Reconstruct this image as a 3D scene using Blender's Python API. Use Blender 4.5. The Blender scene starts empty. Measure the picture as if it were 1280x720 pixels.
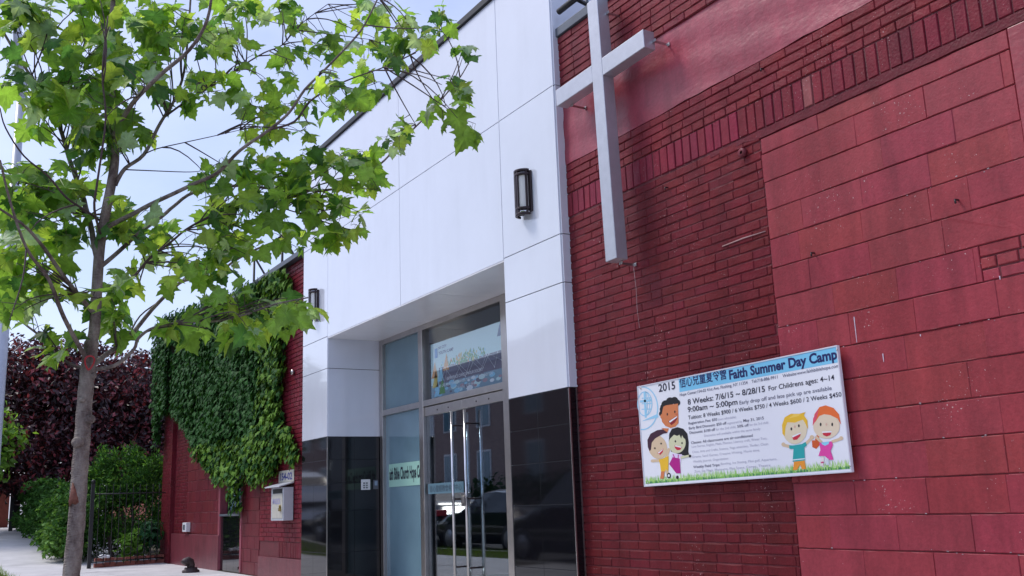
import bpy, bmesh, math, random
import numpy as np
from mathutils import Vector, Matrix
R = random.Random(7)
NR = np.random.RandomState(7)
scene = bpy.context.scene
COL = scene.collection
H = 1.02                      # eye height above the pavement
# ------------------------------------------------------------------ camera basis
YAW, PIT, ROL, FPX = 1.01931784, .2139246, -.0367544, 1226.83
FW = np.array([-math.sin(YAW)*math.cos(PIT), math.cos(YAW)*math.cos(PIT), math.sin(PIT)])
_r = np.cross(FW, [0, 0, 1]); _r /= np.linalg.norm(_r); _u = np.cross(_r, FW)
CR = math.cos(ROL)*_r + math.sin(ROL)*_u
CU = -math.sin(ROL)*_r + math.cos(ROL)*_u
def ray(px, py): return FW + CR*(px-640)/FPX - CU*(py-360)/FPX
def on_wall(px, py, Y):
    d = ray(px, py); d = d*Y/d[1]; return Vector((d[0], d[1], d[2]+H))
def on_ring(px, py, dist):
    d = ray(px, py); d = d*dist/math.hypot(d[0], d[1]); return Vector((d[0], d[1], d[2]+H))
def gz(x):
    t = min(max((-x-22.0)/13.0, 0), 1)
    return .78*t*t*(3-2*t)*.55 + .78*t*.45
# ------------------------------------------------------------------ materials
def nodes(m): return m.node_tree.nodes, m.node_tree.links
def P(name, col, rough=.6, metal=0, spec=.5, bump=0, bscale=40, var=0, vscale=6, coat=0, attr=False, trans=0, emis=None):
    m = bpy.data.materials.new(name); m.use_nodes = True
    n, l = nodes(m); b = n['Principled BSDF']
    b.inputs['Base Color'].default_value = (*col, 1); b.inputs['Roughness'].default_value = rough
    b.inputs['Metallic'].default_value = metal; b.inputs['Specular IOR Level'].default_value = spec
    b.inputs['Coat Weight'].default_value = coat
    b.inputs['Transmission Weight'].default_value = trans
    tc = n.new('ShaderNodeTexCoord')
    src = None
    if attr:
        a = n.new('ShaderNodeAttribute'); a.attribute_name = 'tint'; src = a.outputs['Color']
    if var:
        nz = n.new('ShaderNodeTexNoise'); nz.inputs['Scale'].default_value = vscale; nz.inputs['Detail'].default_value = 6
        nz.inputs['Roughness'].default_value = .65
        l.new(tc.outputs['Object'], nz.inputs['Vector'])
        mr = n.new('ShaderNodeMapRange'); mr.inputs['From Min'].default_value = .3; mr.inputs['From Max'].default_value = .7
        mr.inputs['To Min'].default_value = 1-var; mr.inputs['To Max'].default_value = 1+var
        l.new(nz.outputs['Fac'], mr.inputs['Value'])
        mx = n.new('ShaderNodeMix'); mx.data_type = 'RGBA'; mx.blend_type = 'MULTIPLY'; mx.inputs['Factor'].default_value = 1
        if src: l.new(src, mx.inputs['A'])
        else: mx.inputs['A'].default_value = (*col, 1)
        cb = n.new('ShaderNodeCombineColor')
        for k in range(3): l.new(mr.outputs['Result'], cb.inputs[k])
        l.new(cb.outputs['Color'], mx.inputs['B'])
        src = mx.outputs['Result']
    if src: l.new(src, b.inputs['Base Color'])
    if bump:
        nb = n.new('ShaderNodeTexNoise'); nb.inputs['Scale'].default_value = bscale; nb.inputs['Detail'].default_value = 5
        l.new(tc.outputs['Object'], nb.inputs['Vector'])
        bp = n.new('ShaderNodeBump'); bp.inputs['Strength'].default_value = bump; bp.inputs['Distance'].default_value = .01
        l.new(nb.outputs['Fac'], bp.inputs['Height']); l.new(bp.outputs['Normal'], b.inputs['Normal'])
    return m
def red_paint(name, rough=.42, bump=.5, bscale=55, spec=.3, specks=True, streak=.16):
    """painted masonry: per-brick tint attribute, blotches, runs, chipped pale specks, gritty bump"""
    m = P(name, (.3, .05, .06), rough, 0, spec, 0, attr=True, var=streak, vscale=2.2)
    n, l = nodes(m); b = n['Principled BSDF']; tc = [x for x in n if x.type == 'TEX_COORD'][0]
    base = b.inputs['Base Color'].links[0].from_socket
    # fine mottling
    f = n.new('ShaderNodeTexNoise'); f.inputs['Scale'].default_value = 38; f.inputs['Detail'].default_value = 8; f.inputs['Roughness'].default_value = .7
    l.new(tc.outputs['Object'], f.inputs['Vector'])
    fr = n.new('ShaderNodeMapRange'); fr.inputs['From Min'].default_value = .3; fr.inputs['From Max'].default_value = .7; fr.inputs['To Min'].default_value = .84; fr.inputs['To Max'].default_value = 1.14
    l.new(f.outputs['Fac'], fr.inputs['Value'])
    # vertical runs and grime
    mp = n.new('ShaderNodeMapping'); mp.inputs['Scale'].default_value = (5, 5, .7); l.new(tc.outputs['Object'], mp.inputs['Vector'])
    g = n.new('ShaderNodeTexNoise'); g.inputs['Scale'].default_value = 1.6; g.inputs['Detail'].default_value = 7; g.inputs['Roughness'].default_value = .6
    l.new(mp.outputs['Vector'], g.inputs['Vector'])
    gr = n.new('ShaderNodeMapRange'); gr.inputs['From Min'].default_value = .35; gr.inputs['From Max'].default_value = .65; gr.inputs['To Min'].default_value = .82; gr.inputs['To Max'].default_value = 1.12
    l.new(g.outputs['Fac'], gr.inputs['Value'])
    mu = n.new('ShaderNodeMath'); mu.operation = 'MULTIPLY'; l.new(fr.outputs['Result'], mu.inputs[0]); l.new(gr.outputs['Result'], mu.inputs[1])
    cb = n.new('ShaderNodeCombineColor')
    for k in range(3): l.new(mu.outputs[0], cb.inputs[k])
    mx = n.new('ShaderNodeMix'); mx.data_type = 'RGBA'; mx.blend_type = 'MULTIPLY'; mx.inputs['Factor'].default_value = 1
    l.new(base, mx.inputs['A']); l.new(cb.outputs['Color'], mx.inputs['B'])
    out = mx.outputs['Result']
    if specks:
        v = n.new('ShaderNodeTexNoise'); v.inputs['Scale'].default_value = 75; v.inputs['Detail'].default_value = 2
        l.new(tc.outputs['Object'], v.inputs['Vector'])
        w = n.new('ShaderNodeTexNoise'); w.inputs['Scale'].default_value = 2.6; w.inputs['Detail'].default_value = 3
        l.new(tc.outputs['Object'], w.inputs['Vector'])
        a1 = n.new('ShaderNodeMath'); a1.operation = 'MULTIPLY_ADD'; a1.inputs[1].default_value = .42; a1.inputs[2].default_value = 0
        l.new(w.outputs['Fac'], a1.inputs[0])
        a2 = n.new('ShaderNodeMath'); a2.operation = 'ADD'; l.new(v.outputs['Fac'], a2.inputs[0]); l.new(a1.outputs[0], a2.inputs[1])
        th = n.new('ShaderNodeMapRange'); th.inputs['From Min'].default_value = .965; th.inputs['From Max'].default_value = .99
        l.new(a2.outputs[0], th.inputs['Value'])
        m2 = n.new('ShaderNodeMix'); m2.data_type = 'RGBA'; l.new(th.outputs['Result'], m2.inputs['Factor'])
        l.new(out, m2.inputs['A']); m2.inputs['B'].default_value = (.5, .34, .33, 1); out = m2.outputs['Result']
    l.new(out, b.inputs['Base Color'])
    nb = n.new('ShaderNodeTexNoise'); nb.inputs['Scale'].default_value = bscale; nb.inputs['Detail'].default_value = 6
    l.new(tc.outputs['Object'], nb.inputs['Vector'])
    n2 = n.new('ShaderNodeTexNoise'); n2.inputs['Scale'].default_value = 7; n2.inputs['Detail'].default_value = 3
    l.new(tc.outputs['Object'], n2.inputs['Vector'])
    ad = n.new('ShaderNodeMath'); ad.operation = 'MULTIPLY_ADD'; ad.inputs[1].default_value = 1.6
    l.new(n2.outputs['Fac'], ad.inputs[0]); l.new(nb.outputs['Fac'], ad.inputs[2])
    bp = n.new('ShaderNodeBump'); bp.inputs['Strength'].default_value = bump; bp.inputs['Distance'].default_value = .008
    l.new(ad.outputs[0], bp.inputs['Height']); l.new(bp.outputs['Normal'], b.inputs['Normal'])
    return m
def leaf_mat(name, transl=.35, rough=.45, spec=.4):
    m = bpy.data.materials.new(name); m.use_nodes = True
    n, l = nodes(m); b = n['Principled BSDF']; out = n['Material Output']
    a = n.new('ShaderNodeAttribute'); a.attribute_name = 'tint'
    g = n.new('ShaderNodeNewGeometry')
    tc = n.new('ShaderNodeTexCoord')
    nz = n.new('ShaderNodeTexNoise'); nz.inputs['Scale'].default_value = 22; nz.inputs['Detail'].default_value = 4
    l.new(tc.outputs['Object'], nz.inputs['Vector'])
    mr = n.new('ShaderNodeMapRange'); mr.inputs['From Min'].default_value = .3; mr.inputs['From Max'].default_value = .7; mr.inputs['To Min'].default_value = .8; mr.inputs['To Max'].default_value = 1.2
    l.new(nz.outputs['Fac'], mr.inputs['Value'])
    cb = n.new('ShaderNodeCombineColor')
    for k in range(3): l.new(mr.outputs['Result'], cb.inputs[k])
    mm = n.new('ShaderNodeMix'); mm.data_type = 'RGBA'; mm.blend_type = 'MULTIPLY'; mm.inputs['Factor'].default_value = 1
    l.new(a.outputs['Color'], mm.inputs['A']); l.new(cb.outputs['Color'], mm.inputs['B'])
    l.new(mm.outputs['Result'], b.inputs['Base Color'])
    b.inputs['Roughness'].default_value = rough; b.inputs['Specular IOR Level'].default_value = spec
    t = n.new('ShaderNodeBsdfTranslucent')
    br = n.new('ShaderNodeMix'); br.data_type = 'RGBA'; br.blend_type = 'MULTIPLY'; br.inputs['Factor'].default_value = 1
    l.new(mm.outputs['Result'], br.inputs['A']); br.inputs['B'].default_value = (1.9, 1.75, .9, 1)
    l.new(br.outputs['Result'], t.inputs['Color'])
    ms = n.new('ShaderNodeMixShader'); ms.inputs[0].default_value = transl
    l.new(b.outputs[0], ms.inputs[1]); l.new(t.outputs[0], ms.inputs[2]); l.new(ms.outputs[0], out.inputs[0])
    return m
def glass_mat(name, tint, ior=1.9, rough=.0, see=1.0, body=None):
    """window pane: Fresnel mirror over a tinted see-through (or filmed, body) sheet"""
    m = bpy.data.materials.new(name); m.use_nodes = True
    n, l = nodes(m); out = n['Material Output']; n.remove(n['Principled BSDF'])
    f = n.new('ShaderNodeFresnel'); ge = n.new('ShaderNodeNewGeometry')
    ir = n.new('ShaderNodeMapRange'); ir.inputs['To Min'].default_value = ior; ir.inputs['To Max'].default_value = 1/ior    # same pane seen from inside
    l.new(ge.outputs['Backfacing'], ir.inputs['Value']); l.new(ir.outputs['Result'], f.inputs['IOR'])
    g = n.new('ShaderNodeBsdfGlossy'); g.inputs['Roughness'].default_value = rough; g.inputs['Color'].default_value = (.93, .96, 1, 1)
    t = n.new('ShaderNodeBsdfTransparent'); t.inputs['Color'].default_value = (*tint, 1)
    inner = t.outputs[0]
    if body:
        d = n.new('ShaderNodeBsdfDiffuse'); tcg = n.new('ShaderNodeTexCoord'); ng = n.new('ShaderNodeTexNoise'); ng.inputs['Scale'].default_value = 1.5; ng.inputs['Detail'].default_value = 3; l.new(tcg.outputs['Object'], ng.inputs['Vector'])
        mg = n.new('ShaderNodeMix'); mg.data_type = 'RGBA'; l.new(ng.outputs['Fac'], mg.inputs['Factor']); mg.inputs['A'].default_value = (body[0]*.6, body[1]*.6, body[2]*.65, 1); mg.inputs['B'].default_value = (body[0]*1.35, body[1]*1.35, body[2]*1.3, 1); l.new(mg.outputs['Result'], d.inputs['Color'])
        mi = n.new('ShaderNodeMixShader'); mi.inputs[0].default_value = 1-see
        l.new(t.outputs[0], mi.inputs[1]); l.new(d.outputs[0], mi.inputs[2]); inner = mi.outputs[0]
    ms = n.new('ShaderNodeMixShader'); l.new(f.outputs[0], ms.inputs[0]); l.new(inner, ms.inputs[1]); l.new(g.outputs[0], ms.inputs[2])
    l.new(ms.outputs[0], out.inputs[0])
    return m
M = {}
M['brick'] = red_paint('red_painted_brick', .42, .4, 60, spec=.16)
M['block'] = red_paint('red_painted_block', .42, .22, 70, streak=.15)
M['stucco'] = red_paint('red_painted_stucco', .38, .3, 26, spec=.5, specks=False)
def trowel(m):
    n, l = nodes(m); bs = n['Principled BSDF']; tc = [x for x in n if x.type == 'TEX_COORD'][0]
    mp = n.new('ShaderNodeMapping'); mp.inputs['Rotation'].default_value = (0, .6, 0); mp.inputs['Scale'].default_value = (3, 1, 11); l.new(tc.outputs['Object'], mp.inputs['Vector'])
    t = n.new('ShaderNodeTexNoise'); t.inputs['Scale'].default_value = 2.4; t.inputs['Detail'].default_value = 6; t.inputs['Distortion'].default_value = .6; l.new(mp.outputs['Vector'], t.inputs['Vector'])
    bp = n.new('ShaderNodeBump'); bp.inputs['Strength'].default_value = .2; bp.inputs['Distance'].default_value = .012; l.new(t.outputs['Fac'], bp.inputs['Height'])
    l.new(bs.inputs['Normal'].links[0].from_socket, bp.inputs['Normal']); l.new(bp.outputs['Normal'], bs.inputs['Normal'])
trowel(M['stucco'])
M['mortar'] = P('painted_mortar', (.125, .013, .020), .6, bump=.6, bscale=60, var=.2, vscale=9)
M['white'] = P('white_panel', (.705, .74, .825), .14, spec=.6, var=.03, vscale=1.3, coat=1.0)
def warp_panels(m):
    n, l = nodes(m); bs = n['Principled BSDF']; tc = [x for x in n if x.type == 'TEX_COORD'][0]; base = bs.inputs['Base Color'].links[0].from_socket
    mp = n.new('ShaderNodeMapping'); mp.inputs['Scale'].default_value = (2.6, 2.6, .35); l.new(tc.outputs['Object'], mp.inputs['Vector'])
    g = n.new('ShaderNodeTexNoise'); g.inputs['Scale'].default_value = 2.2; g.inputs['Detail'].default_value = 6; l.new(mp.outputs['Vector'], g.inputs['Vector'])
    mr = n.new('ShaderNodeMapRange'); mr.inputs['From Min'].default_value = .5; mr.inputs['From Max'].default_value = .75; mr.inputs['To Min'].default_value = 1; mr.inputs['To Max'].default_value = .965; l.new(g.outputs['Fac'], mr.inputs['Value'])
    cb = n.new('ShaderNodeCombineColor')
    for k in range(3): l.new(mr.outputs['Result'], cb.inputs[k])
    mx = n.new('ShaderNodeMix'); mx.data_type = 'RGBA'; mx.blend_type = 'MULTIPLY'; mx.inputs['Factor'].default_value = 1; l.new(base, mx.inputs['A']); l.new(cb.outputs['Color'], mx.inputs['B']); l.new(mx.outputs['Result'], bs.inputs['Base Color'])
    w = n.new('ShaderNodeTexNoise'); w.inputs['Scale'].default_value = .9; w.inputs['Detail'].default_value = 1; l.new(tc.outputs['Object'], w.inputs['Vector'])
    bp = n.new('ShaderNodeBump'); bp.inputs['Strength'].default_value = .35; bp.inputs['Distance'].default_value = .03; l.new(w.outputs['Fac'], bp.inputs['Height'])
    l.new(bp.outputs['Normal'], bs.inputs['Normal']); l.new(bp.outputs['Normal'], bs.inputs['Coat Normal'])
warp_panels(M['white'])
M['seam'] = P('panel_seam', (.05, .05, .06), .6)
M['granite'] = P('black_granite', (.006, .006, .008), .045, spec=.6, var=.4, vscale=60)
M['grout'] = P('grout', (.16, .16, .17), .7)
M['soffit'] = P('soffit_metal', (.84, .83, .85), .22, metal=0, spec=.5, var=.05, vscale=2)
M['steel'] = P('brushed_steel', (.50, .47, .45), .28, metal=.95, var=.08, vscale=8)
M['chrome'] = P('polished_steel', (.68, .68, .70), .14, metal=1)
M['alu'] = P('satin_aluminium', (.50, .51, .55), .36, metal=.55, spec=.5, bump=.15, bscale=120, var=.07, vscale=10)
M['dark'] = P('dark_bronze', (.035, .022, .025), .35, metal=.4)
M['lampglass'] = P('frosted_lamp_glass', (.78, .78, .74), .25)
M['black'] = P('black_iron', (.012, .012, .014), .5, bump=.2)
M['flash'] = P('grey_flashing', (.11, .125, .15), .5, metal=.3, var=.15)
M['glass'] = glass_mat('door_glass', (.80, .88, .92), 2.0)
M['teal'] = glass_mat('filmed_glass', (.45, .6, .65), 1.6, .02, .15, (.19, .31, .37))
M['clear'] = glass_mat('clear_glass', (.92, .95, .97), 1.5)
M['room'] = P('room_paint', (.45, .55, .62), .8)
M['roomdark'] = P('room_dark', (.14, .15, .17), .5)
M['concrete'] = P('concrete', (.40, .385, .37), .85, bump=.35, bscale=50, var=.16, vscale=1.1)
M['asphalt'] = P('asphalt', (.05, .05, .052), .85, bump=.6, bscale=120, var=.2, vscale=3)
M['soil'] = P('soil', (.07, .055, .035), .95, bump=.8, bscale=20, var=.3)
M['bark'] = P('plane_bark', (.235, .185, .155), .85, bump=1.0, bscale=30, var=.45, vscale=13)
def bark(name, a, b, c, sc=9):
    m = P(name, b, .85); n, l = nodes(m); bs = n['Principled BSDF']; tc = [x for x in n if x.type == 'TEX_COORD'][0]
    mp = n.new('ShaderNodeMapping'); mp.inputs['Scale'].default_value = (1, 1, .55); l.new(tc.outputs['Object'], mp.inputs['Vector'])
    n1 = n.new('ShaderNodeTexNoise'); n1.inputs['Scale'].default_value = sc; n1.inputs['Detail'].default_value = 9; n1.inputs['Roughness'].default_value = .72; l.new(mp.outputs['Vector'], n1.inputs['Vector'])
    cr = n.new('ShaderNodeValToRGB'); cr.color_ramp.elements[0].position = .36; cr.color_ramp.elements[0].color = (*a, 1); cr.color_ramp.elements[1].position = .62; cr.color_ramp.elements[1].color = (*c, 1)
    e = cr.color_ramp.elements.new(.48); e.color = (*b, 1); l.new(n1.outputs['Fac'], cr.inputs['Fac']); l.new(cr.outputs['Color'], bs.inputs['Base Color'])
    mq = n.new('ShaderNodeMapping'); mq.inputs['Scale'].default_value = (1, 1, 3.2); l.new(tc.outputs['Object'], mq.inputs['Vector'])
    v = n.new('ShaderNodeTexVoronoi'); v.inputs['Scale'].default_value = 34; l.new(mq.outputs['Vector'], v.inputs['Vector'])
    ad = n.new('ShaderNodeMath'); ad.operation = 'MULTIPLY_ADD'; ad.inputs[1].default_value = .5; l.new(v.outputs['Distance'], ad.inputs[0]); l.new(n1.outputs['Fac'], ad.inputs[2])
    bp = n.new('ShaderNodeBump'); bp.inputs['Strength'].default_value = .9; bp.inputs['Distance'].default_value = .012; l.new(ad.outputs[0], bp.inputs['Height']); l.new(bp.outputs['Normal'], bs.inputs['Normal'])
    return m
M['bark'] = bark('plane_bark', (.085, .058, .05), (.185, .145, .125), (.30, .255, .215))
M['twig'] = P('twig_bark', (.085, .055, .055), .8, bump=.4, bscale=60, var=.2)
M['wound'] = P('bare_wood', (.20, .075, .05), .8, bump=.9, bscale=30, var=.35, vscale=25)
M['leaf'] = leaf_mat('plane_leaf', .56, .42, .4)
M['ivyleaf'] = leaf_mat('ivy_leaf', .12, .6, .08)
M['hedgeleaf'] = leaf_mat('hedge_leaf', .2, .6, .15)
M['purpleleaf'] = leaf_mat('purple_leaf', .2, .35, .5)
M['plastic_w'] = P('white_plastic', (.72, .73, .75), .35)
M['signw'] = P('sign_white', (.78, .79, .84), .28)
M['redband'] = P('red_plastic', (.45, .02, .03), .35)
M['mailbeige'] = P('beige_metal', (.52, .50, .43), .45, var=.08, vscale=12, bump=.1)
M['mailwhite'] = P('pale_metal', (.50, .52, .55), .4, var=.07)
M['pole'] = P('galvanised_pole', (.46, .49, .56), .45, metal=.3, var=.08)
M['bluepaint'] = P('blue_lettering', (.05, .06, .25), .5)
M['lilac'] = P('faded_lilac_lettering', (.30, .29, .55), .5)
M['brass'] = P('brass', (.45, .33, .10), .35, metal=.9)
def flat(name, c, rough=.4): 
    M[name] = P(name, c, rough); return M[name]
# ------------------------------------------------------------------ mesh builder
class MB:
    def __init__(s): s.v = []; s.f = []; s.m = []; s.t = []; s.tint = (1, 1, 1); s.sm = []
    def add(s, vs, fs, mat=0, smooth=False):
        o = len(s.v); s.v += [tuple(v) for v in vs]; s.t += [s.tint]*len(vs)
        for f in fs: s.f.append(tuple(i+o for i in f)); s.m.append(mat); s.sm.append(smooth)
    def box(s, a, b, mat=0):
        (x0, y0, z0), (x1, y1, z1) = a, b
        s.add([(x0,y0,z0),(x1,y0,z0),(x1,y1,z0),(x0,y1,z0),(x0,y0,z1),(x1,y0,z1),(x1,y1,z1),(x0,y1,z1)],
              [(0,3,2,1),(4,5,6,7),(0,1,5,4),(1,2,6,5),(2,3,7,6),(3,0,4,7)], mat)
    def quad(s, a, b, c, d, mat=0): s.add([a, b, c, d], [(0, 1, 2, 3)], mat)
    def tube(s, pts, rad, n=8, mat=0, cap=True):
        pts = [Vector(p) for p in pts]; k = len(pts)
        rad = [rad]*k if not hasattr(rad, '__len__') else rad
        t = [(pts[min(i+1, k-1)]-pts[max(i-1, 0)]).normalized() for i in range(k)]
        a = t[0].orthogonal().normalized(); vs = []
        for i in range(k):
            a = (a - t[i]*a.dot(t[i])); a = a.normalized() if a.length > 1e-6 else t[i].orthogonal().normalized()
            b = t[i].cross(a)
            for j in range(n):
                w = 2*math.pi*j/n; vs.append(pts[i]+(a*math.cos(w)+b*math.sin(w))*rad[i])
        fs = [(i*n+j, i*n+(j+1) % n, (i+1)*n+(j+1) % n, (i+1)*n+j) for i in range(k-1) for j in range(n)]
        if cap: fs += [tuple(range(n-1, -1, -1)), tuple((k-1)*n+j for j in range(n))]
        s.add(vs, fs, mat, True)
    def lathe(s, prof, n=16, c=(0, 0, 0), mat=0, a0=0, a1=2*math.pi):
        full = abs(a1-a0-2*math.pi) < 1e-6; m = n if full else n+1
        vs = [(c[0]+r*math.cos(a0+(a1-a0)*j/n), c[1]+r*math.sin(a0+(a1-a0)*j/n), c[2]+z) for r, z in prof for j in range(m)]
        fs = []
        for i in range(len(prof)-1):
            for j in range(n):
                j2 = (j+1) % m
                fs.append((i*m+j, i*m+j2, (i+1)*m+j2, (i+1)*m+j))
        s.add(vs, fs, mat, True)
    def prism(s, poly, y0, y1, mat=0):      # poly of (x,z), extruded along y
        n = len(poly)
        vs = [(x, y0, z) for x, z in poly]+[(x, y1, z) for x, z in poly]
        fs = [tuple(range(n)), tuple(range(2*n-1, n-1, -1))]+[(i, i+n, (i+1) % n+n, (i+1) % n) for i in range(n)]
        s.add(vs, fs, mat)
    def ball(s, c, r, n=10, mat=0, sq=(1, 1, 1)):
        prof = [(math.sin(math.pi*i/(n//2))*r, -math.cos(math.pi*i/(n//2))*r) for i in range(n//2+1)]
        o = len(s.v); s.lathe([(max(a, 1e-4), b) for a, b in prof], n, (0, 0, 0), mat)
        for i in range(o, len(s.v)):
            v = s.v[i]; s.v[i] = (c[0]+v[0]*sq[0], c[1]+v[1]*sq[1], c[2]+v[2]*sq[2])
    def build(s, name, mats, parent=None, bevel=0, seg=2):
        me = bpy.data.meshes.new(name); me.from_pydata(s.v, [], s.f); 
        if not isinstance(mats, (list, tuple)): mats = [mats]
        for m in mats: me.materials.append(m)
        me.polygons.foreach_set('material_index', s.m); me.polygons.foreach_set('use_smooth', s.sm)
        at = me.color_attributes.new('tint', 'FLOAT_COLOR', 'POINT')
        arr = np.ones((len(s.v), 4), np.float32)
        if s.v: arr[:, :3] = np.array(s.t, np.float32)
        at.data.foreach_set('color', arr.ravel())
        me.update()
        o = bpy.data.objects.new(name, me); COL.objects.link(o)
        if parent: o.parent = parent; o.matrix_parent_inverse = parent.matrix_world.inverted()
        if bevel:
            b = o.modifiers.new('bevel', 'BEVEL'); b.width = bevel; b.segments = seg; b.limit_method = 'ANGLE'; b.angle_limit = math.radians(40)
        return o
def tag(o, label, cat=None, group=None, kind=None):
    if label: o['label'] = label
    if cat: o['category'] = cat
    if group: o['group'] = group
    if kind: o['kind'] = kind
    return o
def thing(name, loc, label, cat, group=None, rz=0):
    o = bpy.data.objects.new(name, None); COL.objects.link(o); o.empty_display_size = .1
    o.location = loc; o.rotation_euler = (0, 0, rz)
    o.matrix_world = Matrix.Translation(loc) @ Matrix.Rotation(rz, 4, 'Z')
    return tag(o, label, cat, group)
def copy_tree(o, parent=None):
    c = o.copy(); COL.objects.link(c)
    if parent: c.parent = parent
    for ch in [x for x in list(bpy.data.objects) if x.parent == o]: copy_tree(ch, c)
    return c
def qb(name, a, b, mat, parent=None, bevel=.003):
    m = MB(); m.box(a, b); return m.build(name, mat, parent, bevel)
# lettering: flat printed mesh made from the built-in font
def text_mesh(body, width, cap, fat=0.0):
    cu = bpy.data.curves.new('t', 'FONT'); cu.body = body; cu.size = 1; cu.offset = fat; cu.resolution_u = 3
    ob = bpy.data.objects.new('t', cu); COL.objects.link(ob)
    dg = bpy.context.evaluated_depsgraph_get(); dg.update()
    me = bpy.data.meshes.new_from_object(ob.evaluated_get(dg))
    vs = np.array([v.co[:] for v in me.vertices]).reshape(-1, 3); fs = [tuple(p.vertices) for p in me.polygons]
    bpy.data.objects.remove(ob); bpy.data.curves.remove(cu); bpy.data.meshes.remove(me)
    if len(vs) == 0: return vs, fs
    x0, x1 = vs[:, 0].min(), vs[:, 0].max()
    vs = vs.copy(); vs[:, 0] = (vs[:, 0]-x0)*width/max(x1-x0, 1e-6); vs[:, 1] *= cap/.727
    return vs, fs
# ------------------------------------------------------------------ masonry
def bricks(mb, x0, x1, z0, z1, y, bl=.245, bh=.0677, joint=.011, col=(.15, .028, .033), var=.22, depth=.0075, ch=.004, bond='stretcher', skip=None, jit=.0022, off=0, jx=None, nseg=3):
    nz = max(1, round((z1-z0)/bh)); bh = (z1-z0)/nz
    for k in range(nz):
        za, zb = z0+k*bh, z0+(k+1)*bh
        x = x0 - (bl*.5 if (k+off) % 2 else 0) - (R.random()*.12*bl if bond == 'random' else 0)
        while x < x1:
            L = bl*(1 + (R.uniform(-.04, .04) if bond != 'soldier' else R.uniform(-.08, .08)))
            if bond == 'random': L = bl*R.choice([1]*11+[.52])*R.uniform(.97, 1.03)
            a, b = max(x, x0), min(x+L, x1); x += L
            if b-a < .025: continue
            if skip and skip((a+b)/2, (za+zb)/2): continue
            j = joint/2*R.uniform(.7, 1.25); jh = (jx if jx else joint)/2*R.uniform(.5, 1.5)
            c = col(((a+b)/2), (za+zb)/2) if callable(col) else col
            s = 1+R.uniform(-var, var); mb.tint = (c[0]*s, c[1]*s*R.uniform(.9, 1.12), c[2]*s*R.uniform(.9, 1.12))
            dy = R.gauss(0, .0018); q = lambda: R.uniform(-jit, jit)
            N = nseg; pb, pf, pm = [], [], []
            def ring(x0_, x1_, z0_, z1_, yy, jj):
                g = lambda: R.uniform(-jj, jj)
                bot = [(x0_+(x1_-x0_)*i/N, yy+g()*.6, z0_+g()) for i in range(N+1)]; top = [(x1_-(x1_-x0_)*i/N, yy+g()*.6, z1_+g()) for i in range(N+1)]
                return bot+top
            F = ring(a+jh+ch, b-jh-ch, za+j+ch, zb-j-ch, y+dy, jit)
            B = ring(a+jh-.001, b-jh+.001, za+j-.001, zb-j+.001, y+depth, 0)
            m4 = [((F[i][0]*.35+B[i][0]*.65), y+dy+ch, (F[i][2]*.35+B[i][2]*.65)) for i in range(len(F))]
            K = len(F)
            mb.add(F+m4+B, [tuple(range(K))]+[(i, i+K, (i+1) % K+K, (i+1) % K) for i in range(K)]+[(i+K, i+2*K, (i+1) % K+2*K, (i+1) % K+K) for i in range(K)])
    mb.tint = (1, 1, 1)
WY = 4.9
# ------------------------------------------------------------------ ground, pavement, road
def strip(name, y0, y1, z, mat, x0=-220, x1=60, label=None, skirt=0):
    xs = [x0, -150, -100, -70, -50]+[-45+i*.5 for i in range(0, 60)]+[-15, -10, 0, 20, x1]
    m = MB(); n = len(xs)
    vs = [(x, y0, gz(x)+z) for x in xs]+[(x, y1, gz(x)+z) for x in xs]
    m.add(vs, [(i, i+1, n+i+1, n+i) for i in range(n-1)])
    if skirt:
        vs = [(x, y0, gz(x)+z) for x in xs]+[(x, y0, gz(x)+z-skirt) for x in xs]
        m.add(vs, [(i, n+i, n+i+1, i+1) for i in range(n-1)])
    return tag(m.build(name, mat), None, None, None, 'structure')
gm = MB(); gx = [-900, -220, -100, -50]+[-45+i for i in range(25)]+[-15, 0, 60, 900]; gy = [-900, -60, -14, 60, 900]
gm.add([(x, y, gz(x)-.16) for y in gy for x in gx], [(j*len(gx)+i, j*len(gx)+i+1, (j+1)*len(gx)+i+1, (j+1)*len(gx)+i) for j in range(len(gy)-1) for i in range(len(gx)-1)])
tag(gm.build('ground', M['soil']), None, None, None, 'structure')
strip('road', -8.6, .28, -.13, M['asphalt'])
strip('kerb', .28, .44, 0.004, P('kerb_stone', (.36, .35, .34), .8, bump=.3, var=.12), skirt=.14)
strip('verge', .44, 1.72, -.012, M['soil'])

# pavement slabs with real joints
def slabs(name, y0, y1, x0, x1, step, z=0.0):
    m = MB(); x = x0
    ny = max(1, round((y1-y0)/step)); sy = (y1-y0)/ny
    while x < x1:
        for k in range(ny):
            a, b = x+.006, x+step-.006; c, d = y0+k*sy+.006, y0+(k+1)*sy-.006
            s = R.uniform(.93, 1.05); m.tint = (.58*s, .565*s, .56*s); dz = R.uniform(-.003, .003)
            m.add([(a, c, gz(a)+z+dz), (b, c, gz(b)+z+dz), (b, d, gz(b)+z+dz), (a, d, gz(a)+z+dz), (a-.004, c-.004, gz(a)+z-.02), (b+.004, c-.004, gz(b)+z-.02), (b+.004, d+.004, gz(b)+z-.02), (a-.004, d+.004, gz(a)+z-.02)],
                  [(0, 1, 2, 3), (0, 4, 5, 1), (1, 5, 6, 2), (2, 6, 7, 3), (3, 7, 4, 0)])
        x += step
    return tag(m.build(name, P('slab_concrete', (.5, .49, .48), .88, bump=.35, bscale=60, var=.14, vscale=1.6, attr=True)), None, None, None, 'structure')
slabs('pavement', 1.72, 4.88, -60, 8, 1.58)
def bounce_slabs(x0, x1): return slabs('pavement', .44, 1.70, x0, x1, 1.4)  # unseen kerbside slabs, added to bounce light up to the soffit
bounce_slabs(-14.0, -7.6); bounce_slabs(-6.2, 8)
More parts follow.
